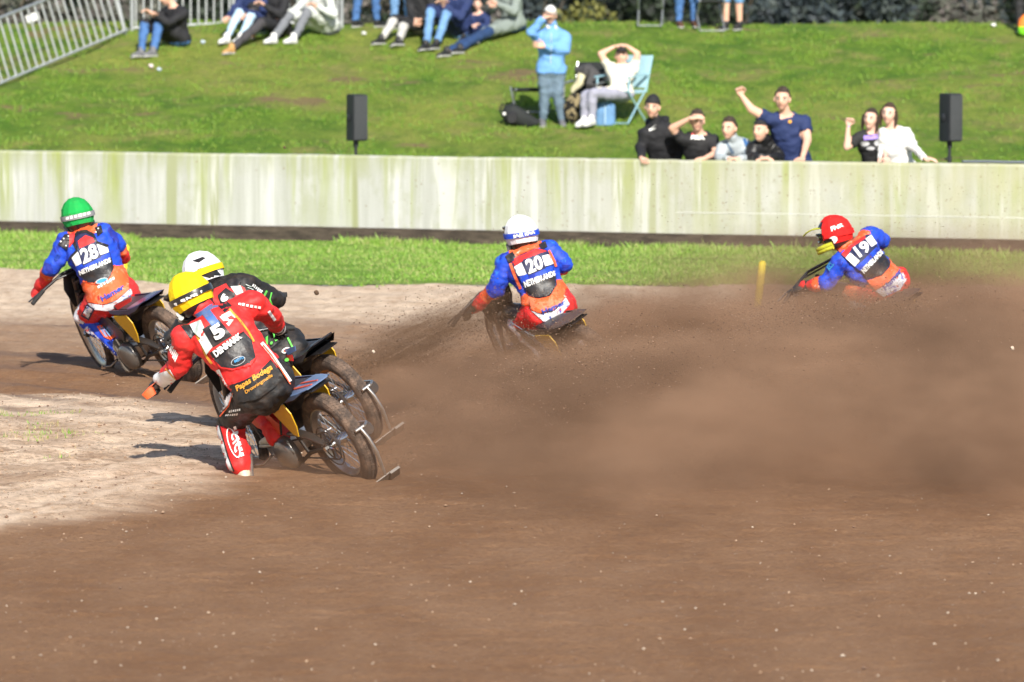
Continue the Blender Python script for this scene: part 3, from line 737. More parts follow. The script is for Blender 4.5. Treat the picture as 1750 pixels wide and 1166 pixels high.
# ---- marks: 2D shapes (photo pixels) cast onto a figure's clothes and lifted a few mm
CAM = Vector((0, 0, CH))
def curve_text(txt, bold=.0):
    cu = bpy.data.curves.new('t', 'FONT'); cu.body = txt; cu.size = 1; cu.offset = bold; cu.resolution_u = 3
    o = bpy.data.objects.new('t', cu); COL.objects.link(o); dg = bpy.context.evaluated_depsgraph_get(); dg.update()
    me = bpy.data.meshes.new_from_object(o.evaluated_get(dg)); bpy.data.objects.remove(o); bpy.data.curves.remove(cu)
    bm = bmesh.new(); bm.from_mesh(me); bpy.data.meshes.remove(me)
    xs = [v.co.x for v in bm.verts]; ys = [v.co.y for v in bm.verts]; x0, x1, y0, y1 = min(xs), max(xs), min(ys), max(ys)
    for v in bm.verts: v.co = Vector(((v.co.x - x0) / (x1 - x0), (v.co.y - y0) / (y1 - y0), 0))
    return bm
def cut_grid(bm, step):
    xs = [v.co.x for v in bm.verts]; ys = [v.co.y for v in bm.verts]
    for ax, a, b in ((0, min(xs), max(xs)), (1, min(ys), max(ys))):
        k = math.floor(a / step) + 1
        while k * step < b:
            no = Vector((1, 0, 0)) if ax == 0 else Vector((0, 1, 0))
            bmesh.ops.bisect_plane(bm, geom=bm.verts[:] + bm.edges[:] + bm.faces[:], plane_co=no * k * step, plane_no=no); k += 1
def quadmap(bm, q):
    """unit square -> pixel quad  q = TL, TR, BR, BL (y down)"""
    TL, TR, BR, BL = [Vector((a, b, 0)) for a, b in q]
    for v in bm.verts:
        u, t = v.co.x, v.co.y; v.co = (BL * (1 - u) + BR * u) * (1 - t) + (TL * (1 - u) + TR * u) * t
def cast(bm, trees, off, D):
    bad = []
    for v in bm.verts:
        d = (at(v.co.x, v.co.y, D) - CAM).normalized(); best = None
        for i_, t in enumerate(trees):
            h = t.ray_cast(CAM, d)
            if h[0] is not None and (best is None or h[3] < best[3] - (.05 if best is first else 0)): best = h
            if i_ == 0: first = best if best is not None else 0
        if best is None: bad.append(v); continue
        n = best[1]; n = -n if n.dot(d) > 0 else n
        v.co = best[0] + (n * .15 - d).normalized() * off
    bmesh.ops.delete(bm, geom=bad, context='VERTS')
    lg = [f for f in bm.faces if max((e.calc_length() for e in f.edges), default=0) > .10]
    if lg: bmesh.ops.delete(bm, geom=lg, context='FACES')
def thicken(bm, th):
    """turn the border back towards the cloth below: a skirt round every open edge"""
    if th <= 0 or not bm.faces: return
    bm.normal_update(); new = {}
    for e in [e for e in bm.edges if len(e.link_faces) == 1]:
        f = e.link_faces[0]; vs = list(f.verts); i = vs.index(e.verts[0]); a, b = (e.verts[0], e.verts[1]) if vs[(i + 1) % len(vs)] == e.verts[1] else (e.verts[1], e.verts[0])
        for v in (a, b):
            if v not in new: new[v] = bm.verts.new(v.co - v.normal * th * 1.6)
        try: bm.faces.new((b, a, new[a], new[b]))
        except ValueError: pass
def mark(p, name, polys, m, off=.004, on=None, parent=None, th=0., step=3., target=None, relax=0):
    D = p.J['neck'].y; trees = [p.targets[k] for k in (on or p.targets)]
    bm = BM()
    for P_ in polys:
        bm.faces.new([bm.verts.new((a, b, 0)) for a, b in P_])
    bmesh.ops.triangulate(bm, faces=bm.faces[:]); cut_grid(bm, step); cast(bm, trees, off, D)
    bmesh.ops.remove_doubles(bm, verts=bm.verts[:], dist=.0004); bmesh.ops.recalc_face_normals(bm, faces=bm.faces[:])
    for f in bm.faces[:1]:
        pass
    if sum(f.normal.dot(f.calc_center_median() - CAM) for f in bm.faces) > 0: bmesh.ops.reverse_faces(bm, faces=bm.faces[:]); bm.normal_update()
    for _ in range(relax): bmesh.ops.smooth_vert(bm, verts=bm.verts[:], factor=.5, use_axis_x=True, use_axis_y=True, use_axis_z=True)
    if relax:
        for v in bm.verts: v.co += (CAM - v.co).normalized() * .007
    if th: thicken(bm, th * (2.2 if relax else 1))
    if target: bm.normal_update(); p.targets[target] = BVHTree.FromBMesh(bm)
    o = obj(name, bm, m); return p.par(o)
def text(p, name, txt, quad, m, off=.006, bold=.03, on=None, step=3.):
    bm = curve_text(txt, bold); quadmap(bm, quad); cut_grid(bm, step)
    cast(bm, [p.targets[k] for k in (on or p.targets)], off, p.J['neck'].y)
    o = obj(name, bm, m, smooth_=False); return p.par(o)
def ell(cx, cy, a, b, rot=0, n=20):
    r = R(rot); return [(cx + a * math.cos(t) * math.cos(r) - b * math.sin(t) * math.sin(r), cy + a * math.cos(t) * math.sin(r) + b * math.sin(t) * math.cos(r)) for t in [2 * math.pi * k / n for k in range(n)]]
def stroke(pts, w_):
    L_, R_ = [], []
    for i, p in enumerate(pts):
        a = pts[max(0, i - 1)]; b = pts[min(len(pts) - 1, i + 1)]; dx, dy = b[0] - a[0], b[1] - a[1]; l = math.hypot(dx, dy) or 1
        L_.append((p[0] - dy / l * w_ / 2, p[1] + dx / l * w_ / 2)); R_.append((p[0] + dy / l * w_ / 2, p[1] - dx / l * w_ / 2))
    return [[L_[i], L_[i + 1], R_[i + 1], R_[i]] for i in range(len(pts) - 1)]

# ================================================================ speedway motorcycle
RUB = mat('tyre_rubber', (.07, .05, .04), .9, bump=.5, bscale=90, dirt=.95, dirtcol=(.30, .195, .135))
ALU = mat('alloy', (.62, .60, .57), .35, .9, dirt=.35); CHR = mat('chrome', (.75, .75, .74), .18, 1.); BLK = mat('black_plastic', (.015, .015, .017), .35, dirt=.12, coat=.3)
STEEL = mat('dark_steel', (.09, .08, .075), .45, .7, dirt=.4); SEATM = mat('seat_vinyl', (.03, .03, .035), .5, dirt=.25); YEL = mat('plate_yellow', (.78, .46, .02), .45, dirt=.15)
MAG = mat('engine_cover', (.16, .15, .14), .28, .55, dirt=.25, coat=.5); ORM = mat('frame_orange', (.70, .09, .03), .4, dirt=.2); BLU = mat('tail_blue', (.08, .17, .42), .35, dirt=.25)
GRIP = mat('grip_rubber', (.02, .02, .02), .8)
def wheel(bm_t, bm_r, bm_s, c, Rm, Rr, tw, M, bead=None):
    """tyre outer radius Rm, rim radius Rr; axle = local y"""
    def P(r, y, a): return M @ (Vector(c) + Vector((r * math.cos(a), y, r * math.sin(a))))
    prof = [(Rr - .004, tw * .36), (Rr + .01, tw * .47), (Rr + (Rm - Rr) * .5, tw * .55), (Rm - .02, tw * .47), (Rm - .004, tw * .3), (Rm, 0), (Rm - .004, -tw * .3), (Rm - .02, -tw * .47), (Rr + (Rm - Rr) * .5, -tw * .55), (Rr + .01, -tw * .47), (Rr - .004, -tw * .36)]
    n = 96; rows = [[bm_t.verts.new(P(r, y, 2 * math.pi * k / n)) for r, y in prof] for k in range(n)]
    for k in range(n):
        a, b = rows[k], rows[(k + 1) % n]
        for i in range(len(prof) - 1): bm_t.faces.new((a[i], b[i], b[i + 1], a[i + 1]))
    # tread blocks in rows
    for k in range(0, n):
        for y, oy in ((-.36, 0), (-.12, .5), (.12, 0), (.36, .5)):
            a = 2 * math.pi * (k + oy) / n; r = Rm - .003 - .012 * (abs(y) > .3); da = .42 * math.pi / n; dy = .085 * tw
            q = [P(r, y * tw - dy, a - da), P(r, y * tw + dy, a - da), P(r, y * tw + dy, a + da), P(r, y * tw - dy, a + da)]
            q2 = [M @ (M.inverted() @ v + Vector((math.cos(a), .0, math.sin(a))) * .005) for v in q]
            v1 = [bm_t.verts.new(v) for v in q]; v2 = [bm_t.verts.new(v) for v in q2]
            bm_t.faces.new(v2)
            for i in range(4): bm_t.faces.new((v1[i], v1[(i + 1) % 4], v2[(i + 1) % 4], v2[i]))
    pr = [(Rr + .006, tw * .40), (Rr + .006, tw * .34), (Rr - .012, tw * .30), (Rr - .022, 0), (Rr - .012, -tw * .30), (Rr + .006, -tw * .34), (Rr + .006, -tw * .40), (Rr - .008, -tw * .38), (Rr - .032, 0), (Rr - .008, tw * .38)]
    m = len(pr); rows = [[bm_r.verts.new(P(r, y, 2 * math.pi * k / 64)) for r, y in pr] for k in range(64)]
    for k in range(64):
        a, b = rows[k], rows[(k + 1) % 64]
        for i in range(m): bm_r.faces.new((a[i], b[i], b[(i + 1) % m], a[(i + 1) % m]))
    for k in range(36):
        a = 2 * math.pi * k / 36; sd_ = 1 if k % 2 else -1; a2 = a + (.35 if (k // 2) % 2 else -.35)
        tube(bm_s, [P(.03, sd_ * .035, a2), P(Rr - .02, 0, a)], .0022, 4)
    tube(bm_s, [M @ (Vector(c) + Vector((0, -.07, 0))), M @ (Vector(c) + Vector((0, -.035, 0))), M @ (Vector(c) + Vector((0, .035, 0))), M @ (Vector(c) + Vector((0, .07, 0)))], [.022, .034, .034, .022], 12)
def bike(label, hub, heading, lean, steer, colors, number=None, tail=BLU, rimmat=ALU, tl=0., br=.45, shield=1):
    """local axes x forward, y left, z up; origin on the ground below the rear hub (bike frame)"""
    h, p = R(heading), R(lean)
    fw = Vector((-math.sin(h), math.cos(h), 0)); l0 = Vector((-math.cos(h), -math.sin(h), 0)); z0 = Vector((0, 0, 1))
    up = z0 * math.cos(p) + l0 * math.sin(p); lf_ = l0 * math.cos(p) - z0 * math.sin(p)
    Mw = Matrix(((fw.x, lf_.x, up.x, 0), (fw.y, lf_.y, up.y, 0), (fw.z, lf_.z, up.z, 0), (0, 0, 0, 1)))
    org = hub - (Mw.to_3x3() @ Vector((0, 0, .33))); Mw = Matrix.Translation(org) @ Mw
    root = thing('speedway_motorcycle', label, 'motorcycle', M=Mw, group='speedway motorcycles in the race')
    bpy.context.view_layer.update()
    I = Matrix.Identity(4)
    body_c, plate_c = colors
    t, r, s_ = BM(), BM(), BM(); wheel(t, r, s_, (0, 0, .33), .335, .242, .086, I)
    rw = obj('rear_wheel', s_, CHR, root); obj('tyre', t, RUB, rw); obj('rim', r, rimmat, rw)
    # steering assembly
    ax = Vector((-.39, 0, .92)).normalized(); top = Vector((1.02, 0, .78))
    S = Matrix.Translation(top) @ Matrix.Rotation(-R(steer), 4, ax) @ Matrix.Translation(-top)
    fc = Vector((1.34, 0, .35)); t, r, s_ = BM(), BM(), BM(); wheel(t, r, s_, fc, .35, .292, .062, S)
    fwh = obj('front_wheel', s_, CHR, root); obj('tyre', t, RUB, fwh); obj('rim', r, rimmat, fwh)
    bm = BM()
    for y in (-.065, .065):
        tube(bm, [S @ Vector((.985, y, .90)), S @ Vector((1.17, y, .52)), S @ Vector((1.26, y, .35)), S @ Vector((1.34, y, .35))], [.019, .017, .013, .012], 10)
        tube(bm, [S @ Vector((1.02, y, .78)), S @ Vector((1.15, y, .57))], .024, 10)
    for z, x in ((.86, .99), (.73, 1.045)): box(bm, S @ Vector((x, 0, z)), (.05, .17, .025), S.to_3x3(), bevel=.005)
    obj('fork', bm, STEEL, root)
    bm = BM(); hb = [(.92, -br, .86 + (.45 - br) * .45), (.95, -min(.32, br - .06), .915), (1.0, -.13, .96), (1.0, .13, .96), (.95, .32, .915), (.92, .45, .86)]
    tube(bm, [S @ Vector(q) for q in hb], .012, 10); tube(bm, [S @ Vector((.98, -.2, .94)), S @ Vector((.98, .2, .94))], .008, 8)
    tube(bm, [S @ Vector((.96, .28, .92)), S @ Vector((1.02, .36, .885)), S @ Vector((1.02, .46, .855))], [.007, .006, .008], 6)
    ho = obj('handlebar', bm, BLK, root)
    for y in (-1, 1):
        bm = BM(); e_ = .46 if y > 0 else br + .01; tube(bm, [S @ Vector((.945, y * (e_ - .125), .91 + (.46 - e_) * .45)), S @ Vector((.918, y * e_, .855 + (.46 - e_) * .45))], .017, 10); obj('grip', bm, GRIP, ho)
    # number shield in front of the fork
    bm = BM(); prism(bm, [S @ Vector((top.x + .08 + (q[0] - top.x - .08) * shield, q[1] * (.5 + .5 * shield), .72 + (q[2] - .72) * shield)) for q in ((1.03, -.12, .96), (1.03, .12, .96), (1.13, .14, .80), (1.21, .09, .62), (1.21, -.09, .62), (1.13, -.14, .80))], .006); obj('front_shield', bm, BLK, root)
    # front mudguard
    bm = BM(); rows = []
    for k in range(9):
        a = R(70 + k * 11); rr = .385; rows.append((S @ (fc + Vector((rr * math.cos(a), 0, rr * math.sin(a)))), S.to_3x3() @ Vector((0, .05, 0)), S.to_3x3() @ (Vector((math.cos(a), 0, math.sin(a))) * .006)))
    loft(bm, rows, 10); obj('front_mudguard', bm, BLK, root)
    # frame
    bm = BM()
    tube(bm, [(1.03, 0, .75), (.86, 0, .68), (.62, 0, .62), (.40, 0, .60), (.34, 0, .56)], .019, 10)
    for y in (-.05, .05):
        tube(bm, [(1.07, y * .4, .69), (1.0, y, .48), (.93, y * 1.2, .27), (.80, y * 1.4, .17), (.50, y * 1.5, .17), (.30, y * 1.6, .26), (0, y * 1.7, .33)], .014, 8)
        tube(bm, [(.40, y, .60), (.36, y * 1.6, .48), (.30, y * 1.7, .40), (.0, y * 1.7, .33)], .012, 8); tube(bm, [(.50, y * 1.2, .61), (.42, y * 1.4, .42), (.34, y * 1.5, .25)], .012, 8)
    obj('frame', bm, STEEL, root)
    # engine: crankcase, finned upright single, carburettor, exhaust, clutch dome
    bm = BM(); loft(bm, [((.68, y, .30), (.15 * q, 0, 0), (0, 0, .12 * q)) for y, q in ((-.11, .75), (-.09, 1), (.07, 1), (.09, .8))], 20, power=2.6)
    ex = Vector((.24, 0, .97)).normalized(); e0 = Vector((.72, 0, .38))
    for k in range(9): q = e0 + ex * (.02 + k * .021); loft(bm, [(q, (.075 + .012 * (k > 5), 0, -.02), (0, .078, 0)), (q + ex * .007, (.075 + .012 * (k > 5), 0, -.02), (0, .078, 0))], 16, power=3.5)
    tube(bm, [e0, e0 + ex * .21], .052, 14); box(bm, e0 + ex * .235, (.13, .13, .06), bevel=.015)
    en = obj('engine', bm, ALU, root)
    bm = BM(); loft(bm, [((.52, y, .27), (.125 * q, 0, .02 * q), (-.02 * q, 0, .115 * q)) for y, q in ((.10, .96), (.125, 1), (.15, .95), (.172, .8), (.186, .55), (.192, .2))], 28); obj('clutch_cover', bm, MAG, en)
    bm = BM(); loft(bm, [((.72, y, .27), (.075 * q, 0, 0), (0, 0, .075 * q)) for y, q in ((.09, 1), (.12, 1), (.132, .7))], 20); obj('timing_cover', bm, ALU, en)
    bm = BM(); box(bm, (.60, .0, .52), (.10, .07, .08), bevel=.015); tube(bm, [(.56, 0, .52), (.46, .02, .52)], .034, 12); tube(bm, [(.60, .04, .54), (.66, .08, .60), (.82, .09, .70)], .006, 6); obj('carburettor', bm, CHR, en)
    bm = BM(); tube(bm, [(.80, -.02, .54), (.90, -.05, .48), (.90, -.12, .34), (.78, -.16, .22), (.55, -.165, .20), (.30, -.17, .24)], .021, 10); tube(bm, [(.34, -.17, .235), (.28, -.17, .245), (-.06, -.17, .31), (-.10, -.17, .315)], [.03, .05, .05, .035], 14); obj('exhaust', bm, STEEL, root)
    # chain, sprocket, guard, footpeg
    bm = BM()
    ring = [Vector((.1 * math.cos(a), .068, .33 + .1 * math.sin(a))) for a in [2 * math.pi * k / 40 for k in range(40)]]
    tube(bm, ring, .005, 5, closed=True); ring = [Vector((.135 * math.cos(a), .074, .33 + .135 * math.sin(a))) for a in [2 * math.pi * k / 40 for k in range(40)]]
    tube(bm, ring, .0045, 5, closed=True)
    for k in range(5): a = 2 * math.pi * k / 5; tube(bm, [(.02 * math.cos(a), .068, .33 + .02 * math.sin(a)), (.098 * math.cos(a), .068, .33 + .098 * math.sin(a))], .006, 5)
    obj('sprocket', bm, STEEL, root)
    bm = BM(); tube(bm, [(0, .068, .43), (.25, .08, .375), (.52, .09, .33)], .006, 5); tube(bm, [(0, .068, .23), (.25, .08, .225), (.52, .09, .21)], .006, 5); obj('chain', bm, STEEL, root)
    bm = BM(); tube(bm, [(.44, .10, .40), (.28, .105, .42), (.12, .10, .40), (.02, .095, .36)], [.016, .03, .028, .016], 10, flat=.7); obj('chain_guard', bm, STEEL, root)
    bm = BM(); tube(bm, [(0, -.11, .33), (0, .11, .33)], .010, 8); tube(bm, [(0, .095, .33), (0, .118, .33)], .018, 6); tube(bm, [(0, .085, .33), (-.07, .085, .325)], .008, 6); obj('axle', bm, CHR, root)
    bm = BM(); tube(bm, [(.60, -.10, .22), (.58, -.24, .22)], .011, 8); obj('footpeg', bm, CHR, root); bm = BM(); tube(bm, [(.80, .08, .22), (.79, .20, .20), (.78, .27, .23)], [.01, .01, .014], 8); obj('footpeg', bm, CHR, root)
    # tank and side cowl
    bm = BM(); loft(bm, [((1.0, 0, .75), (0, .03, 0), (0, 0, .035)), ((.92, 0, .74), (0, .075, 0), (0, 0, .06)), ((.78, 0, .73), (0, .085, 0), (0, 0, .065)), ((.62, 0, .69), (0, .06, 0), (0, 0, .045)), ((.54, 0, .67), (0, .02, 0), (0, 0, .02))], 16); obj('fuel_tank', bm, BLK, root)
    bm = BM()
    for y in (-1, 1):
        prism(bm, [(1.04, y * .06, .68), (1.0, y * .085, .50), (.80, y * .115, .42), (.50, y * .125, .40), (.46, y * .12, .48), (.66, y * .11, .62)], .006)
    obj('side_cowl', bm, body_c, root)
    # seat with upswept tail
    bm = BM(); loft(bm, [((.62, 0, .665), (0, .05, 0), (0, 0, .018)), ((.50, 0, .67), (0, .08, 0), (0, 0, .026)), ((.34, 0, .675), (0, .11, 0), (0, 0, .028)), ((.20, 0, .69), (0, .125, 0), (0, 0, .026)), ((.12, 0, .70), (0, .125, 0), (0, 0, .018))], 16, power=3); st = obj('seat', bm, SEATM, root)
    bm = BM()
    loft(bm, [((.17, 0, .71), (0, .138, 0), (0, 0, .012)), ((.08, 0, .722 + tl * .2), (0, .138, 0), (0, 0, .010)), ((-.01, 0, .738 + tl * .5), (0, .12, 0), (0, 0, .008)), ((-.09, 0, .755 + tl), (0, .085, 0), (0, 0, .006))], 14, power=4)
    for y in (-1, 1): prism(bm, [(.52, y * .125, .675), (.14, y * .142, .71), (-.06, y * .115, .745 + tl * .8), (.05, y * .135, .70), (.18, y * .14, .672), (.36, y * .14, .655), (.50, y * .13, .65)], .006)
    obj('tail_cowl', bm, tail, root)
    bm = BM(); loft(bm, [((.05, 0, .715), (0, .115, 0), (.04, 0, .0)), ((.12, 0, .69), (0, .125, 0), (.06, 0, .01)), ((.27, 0, .64), (0, .10, 0), (.05, 0, .02)), ((.33, 0, .55), (0, .06, 0), (.02, 0, .01))], 12, power=3); obj('tail_underside', bm, BLK, root)
    # yellow side number plates
    for y in (-1, 1):
        bm = BM(); prism(bm, [(.42, y * .150, .645), (.19, y * .152, .665), (.15, y * .150, .60), (.17, y * .145, .50), (.22, y * .14, .42), (.28, y * .138, .43), (.42, y * .145, .60)], .007); pl = obj('number_plate', bm, plate_c, root)
        if number and y == 1:
            tb = curve_text(number, .06)
            for v in tb.verts: u, w_ = v.co.x, v.co.y; v.co = Vector((.34 - .13 * u, .152 - .006 * (1 - w_) + .005, .485 + .15 * w_))
            obj('number', tb, BLK, pl, False)
    # rear mudguard (short, black)
    bm = BM(); rows = []      # arc over the front-top quadrant of the rear wheel
    for k in range(12):
        a = R(12 + k * 8.6); rr = .385 + .004 * max(0, k - 8) ** 2; wv = .075 + .02 * math.sin(k / 11 * math.pi)
        rows.append((Vector((rr * math.cos(a), 0, .33 + rr * math.sin(a))), Vector((0, wv, 0)), Vector((math.cos(a), 0, math.sin(a))) * .007))
    loft(bm, rows, 12, power=3); bm.normal_update(); obj('rear_mudguard', bm, BLK, root)
    # dirt deflector: chrome arm and trailing flap
    bm = BM(); tube(bm, [(0, -.085, .34), (-.18, -.09, .42), (-.31, -.08, .44), (-.35, -.04, .44)], .009, 8); tube(bm, [(-.345, -.01, .44), (-.378, -.015, .37), (-.385, -.02, .26), (-.345, -.02, .09)], [.010, .011, .011, .009], 10); tube(bm, [(-.345, -.035, .44), (-.345, .03, .44)], .011, 8)
    dd = obj('dirt_deflector', bm, ALU, root)
    bm = BM(); prism(bm, [(-.29, -.05, .03), (-.29, .13, .03), (-.345, .12, .085), (-.355, -.05, .095)], .008); prism(bm, [(-.305, -.125, .035), (-.305, -.045, .035), (-.37, -.045, .095), (-.37, -.12, .095)], .018); obj('flap', bm, mat('flap_metal', (.30, .27, .24), .5, .6, dirt=.6), dd)
    # spokesy details: oil hoses and plug lead
    bm = BM(); tube(bm, [(.78, .05, .60), (.86, .09, .55), (.84, .10, .40), (.74, .10, .34)], .007, 6); obj('hose', bm, GRIP, root); bm = BM(); tube(bm, [(.46, .06, .60), (.44, .11, .50), (.50, .12, .40)], .008, 6); obj('hose', bm, GRIP, root); bm = BM(); tube(bm, [(.76, .06, .62), (.70, .10, .64), (.6, .09, .66)], .005, 6); obj('hose', bm, GRIP, root)
    return root, Mw

# ================================================================ riders
def jp(D, **k): return {n: at(v[0], v[1], D + (v[2] if len(v) > 2 else 0)) for n, v in k.items()}
def helmet(p, cover, base, strapm, peak=None, face=None, s=1., txt=None, lump=.06, covercond=None, name='helmet', chin=None):
    M = p.hf; g_ = (1.50, 1.66, 1.24); bm = BM()
    shell(bm, M, s, lambda x, y, z: (z > -.80) and not (x > .60 and -.45 < z < .42), g_, c=(-.004, 0, .012), nu=36, nv=26)
    if chin: hm = p.par(obj(name, bm, base)); bm = BM()      # chin bar in its own colour
    for z_, r_ in ((-.072, .020), (-.098, .018)):
        tube(bm, [M @ (Vector(q) * s) for q in ((.02, -.118, z_ + .01), (.09, -.098, z_ + .004), (.145, -.05, z_ - .006), (.160, 0, z_ - .008), (.145, .05, z_ - .006), (.09, .098, z_ + .004), (.02, .118, z_ + .01))], r_ * s, 10)
    hm = p.par(obj('chin_guard' if chin else name, bm, chin or base))
    bm = BM(); shell(bm, M, s, covercond or (lambda x, y, z: z > -.52 + .2 * max(0, x) and x < .62 and not (x > .45 and z < .5)), (1.60, 1.76, 1.33), nu=13, nv=9, lump=lump, c=(-.004, 0, .012))
    bmesh.ops.subdivide_edges(bm, edges=bm.edges[:], cuts=1, smooth=.45, use_grid_fill=True)
    t0 = BVHTree.FromBMesh(bm); p.targets['cover'] = t0
    me = bpy.data.meshes.new('helmet_cover'); bm.to_mesh(me); bm.free()
    for m in (cover if isinstance(cover, list) else [cover]): me.materials.append(m)
    me.shade_smooth(); me.set_sharp_from_angle(angle=R(9)); p.par(link('helmet_cover', me))
    # goggle strap round the back, goggle frame at the front
    bm = BM(); rows = []
    for k in range(41):
        a = R(62 + k * 5.9); cx, sy = math.cos(a), math.sin(a); row = []
        for z_ in (-.028, -.014, .0, .014):
            zz = z_ + .006; rr = math.sqrt(max(.01, 1 - (zz / .155) ** 2)); row.append(bm.verts.new(M @ (Vector((.1615 * cx * rr - .004, .1455 * sy * rr, zz + .010 + .012 * cx)) * s)))
        rows.append(row)
    for a, b in zip(rows, rows[1:]):
        for i in range(3): bm.faces.new((a[i], b[i], b[i + 1], a[i + 1]))
    p.targets['strap'] = BVHTree.FromBMesh(bm); thicken(bm, .003); p.par(obj('goggle_strap', bm, strapm))
    bm = BM(); tube(bm, [M @ (Vector(q) * s) for q in ((.075, -.105, .01), (.125, -.065, .035), (.138, 0, .040), (.125, .065, .035), (.075, .105, .01), (.125, .06, -.028), (.140, 0, -.022), (.125, -.06, -.028))], .010 * s, 8, closed=True)
    loft(bm, [(M @ (Vector((.118, 0, .006)) * s), M.to_3x3() @ Vector((0, .085, 0)) * s, M.to_3x3() @ Vector((0, 0, .034)) * s), (M @ (Vector((.133, 0, .006)) * s), M.to_3x3() @ Vector((0, .06, 0)) * s, M.to_3x3() @ Vector((0, 0, .026)) * s)], 16, 1)
    p.par(obj('goggles', bm, [face or BLK, mat('lens', (.02, .02, .03), .08, spec=.8, coat=1)]))
    bm = BM(); loft(bm, [(M @ (Vector(q[0]) * s), M.to_3x3() @ Vector((0, q[1], 0)) * s, M.to_3x3() @ Vector((.0, 0, .006)) * s) for q in (((.09, 0, .085), .105), ((.16, 0, .092), .10), ((.215, 0, .078), .085), ((.245, 0, .060), .05))], 12, power=3)
    p.par(obj('visor_peak', bm, peak or base))
def scrib(p, name, quad, m, off, T, n=6, seed=0):
    rg = random.Random(seed + n); TL, TR, BR, BL = quad; u = 0; ps = []
    L = lambda a, b, t: (a[0] + (b[0] - a[0]) * t, a[1] + (b[1] - a[1]) * t)
    for i in range(n):
        w_ = (1 / n) * rg.uniform(.45, .8); a, b = u, u + w_; u += 1 / n; t0, t1 = rg.uniform(0, .25), rg.uniform(.75, 1)
        ps.append([L(L(TL, TR, a), L(BL, BR, a), t0), L(L(TL, TR, b), L(BL, BR, b), t0 * .5), L(L(TL, TR, b), L(BL, BR, b), t1), L(L(TL, TR, a), L(BL, BR, a), t1)])
    return mark(p, name, ps, m, off, T)
def rzone(cuff=.55, hem=-.30, shin=True, side=None):
    def z(k, t, l):
        if k == 'neck': return ('race_jacket', 2) if t < .6 else None
        if k == 'torso' or k[:2] == 'cl':
            if k == 'torso' and l[2] < .02: return ('race_trousers', 0) if l[2] < hem else ('race_trousers', 0)
            return ('race_jacket', 0 if (l[2] < .34 or l[2] > .86) else 1)
        if k[:2] == 'ua': return ('race_jacket', 1)
        if k[:2] == 'fa': return ('race_jacket', 1) if t < .12 else (('race_jacket', 3) if t < cuff else ('race_jacket', 4))
        if k[:2] == 'th': return ('race_trousers', 0) if t < .78 else ('race_trousers', 1)
        if k[:2] == 'ca': return ('race_trousers', 1) if t < .06 else ('race_trousers', 2)
        return None
    return z
def m_(n, c, r=.6, **k): k.setdefault('dirt', .25); k.setdefault('bump', .25); k.setdefault('bscale', 30); return mat(n, c, r, **k)
def pattern(name, a, b, c_, sc, t1, t2):
    g = G(name); P = g.map(g.geo, (1, 1, 1)); n = g.noise(P, sc, 3, .6, .8); n2 = g.noise(g.map(P, (1, 1, 1), (5, 5, 5)), sc * 1.4, 3, .6, .5)
    c = g.mix(g.rng(n, t1, t1 + .03), a, b); c = g.mix(g.rng(n2, t2, t2 + .03), c, c_); d = g.noise(g.geo, 14, 8, .7)
    c = g.mix(g.math('MULTIPLY', g.rng(d, .45, .75), .3), c, (.16, .09, .05)); g.bump(g.noise(g.geo, 30, 4), .02, .3); return g.out(c, .6, .4)
BLUE = pattern('suit_blue', (.012, .07, .60), (.01, .03, .34), (.02, .15, .75), 9, .56, .66); ORG = pattern('suit_orange', (.90, .12, .03), (.88, .20, .09), (.85, .55, .45), 11, .52, .66); RED = m_('suit_red', (.78, .025, .025)); NAVY = m_('suit_navy', (.012, .02, .08)); BK = m_('suit_black', (.012, .012, .013))
WHT = m_('suit_white', (.80, .80, .80)); WPAT = pattern('suit_whiteblue', (.74, .74, .80), (.08, .12, .50), (.72, .10, .09), 16, .60, .60); LTX = mat('letter_white', (.85, .85, .83), .6); LBL = mat('letter_blue', (.02, .07, .42), .6); LOR = mat('letter_orange', (.80, .36, .04), .6)
PALE = m_('panel_pale', (.62, .72, .68)); VEST = m_('vest_black', (.016, .016, .02), .45); GRN = m_('neon_green', (.12, .60, .08)); YEC = m_('cover_yellow', (.88, .62, .01), .8, dirt=.12, spec=.25, var=.08); GRC = m_('cover_green', (.01, .36, .07), .8, dirt=.12, spec=.25, var=.08)
REC = m_('cover_red', (.68, .015, .015), .8, dirt=.12, spec=.25, var=.08); WHC = m_('cover_white', (.86, .87, .9), .8, dirt=.12, spec=.25, var=.08); GOLD = mat('trim_gold', (.75, .36, .04), .6); SKYB = mat('logo_blue', (.05, .30, .62), .5); CREAM = m_('boot_cream', (.68, .62, .48), .6, dirt=.5); SOLE = mat('boot_sole', (.10, .085, .07), .8, dirt=.5); STEELSHOE = mat('steel_shoe', (.45, .43, .40), .4, .9, dirt=.5)
GLV = m_('glove_dark', (.02, .02, .022)); GLR = m_('glove_red', (.62, .03, .03)); GREY = mat('print_grey', (.5, .5, .52), .6)

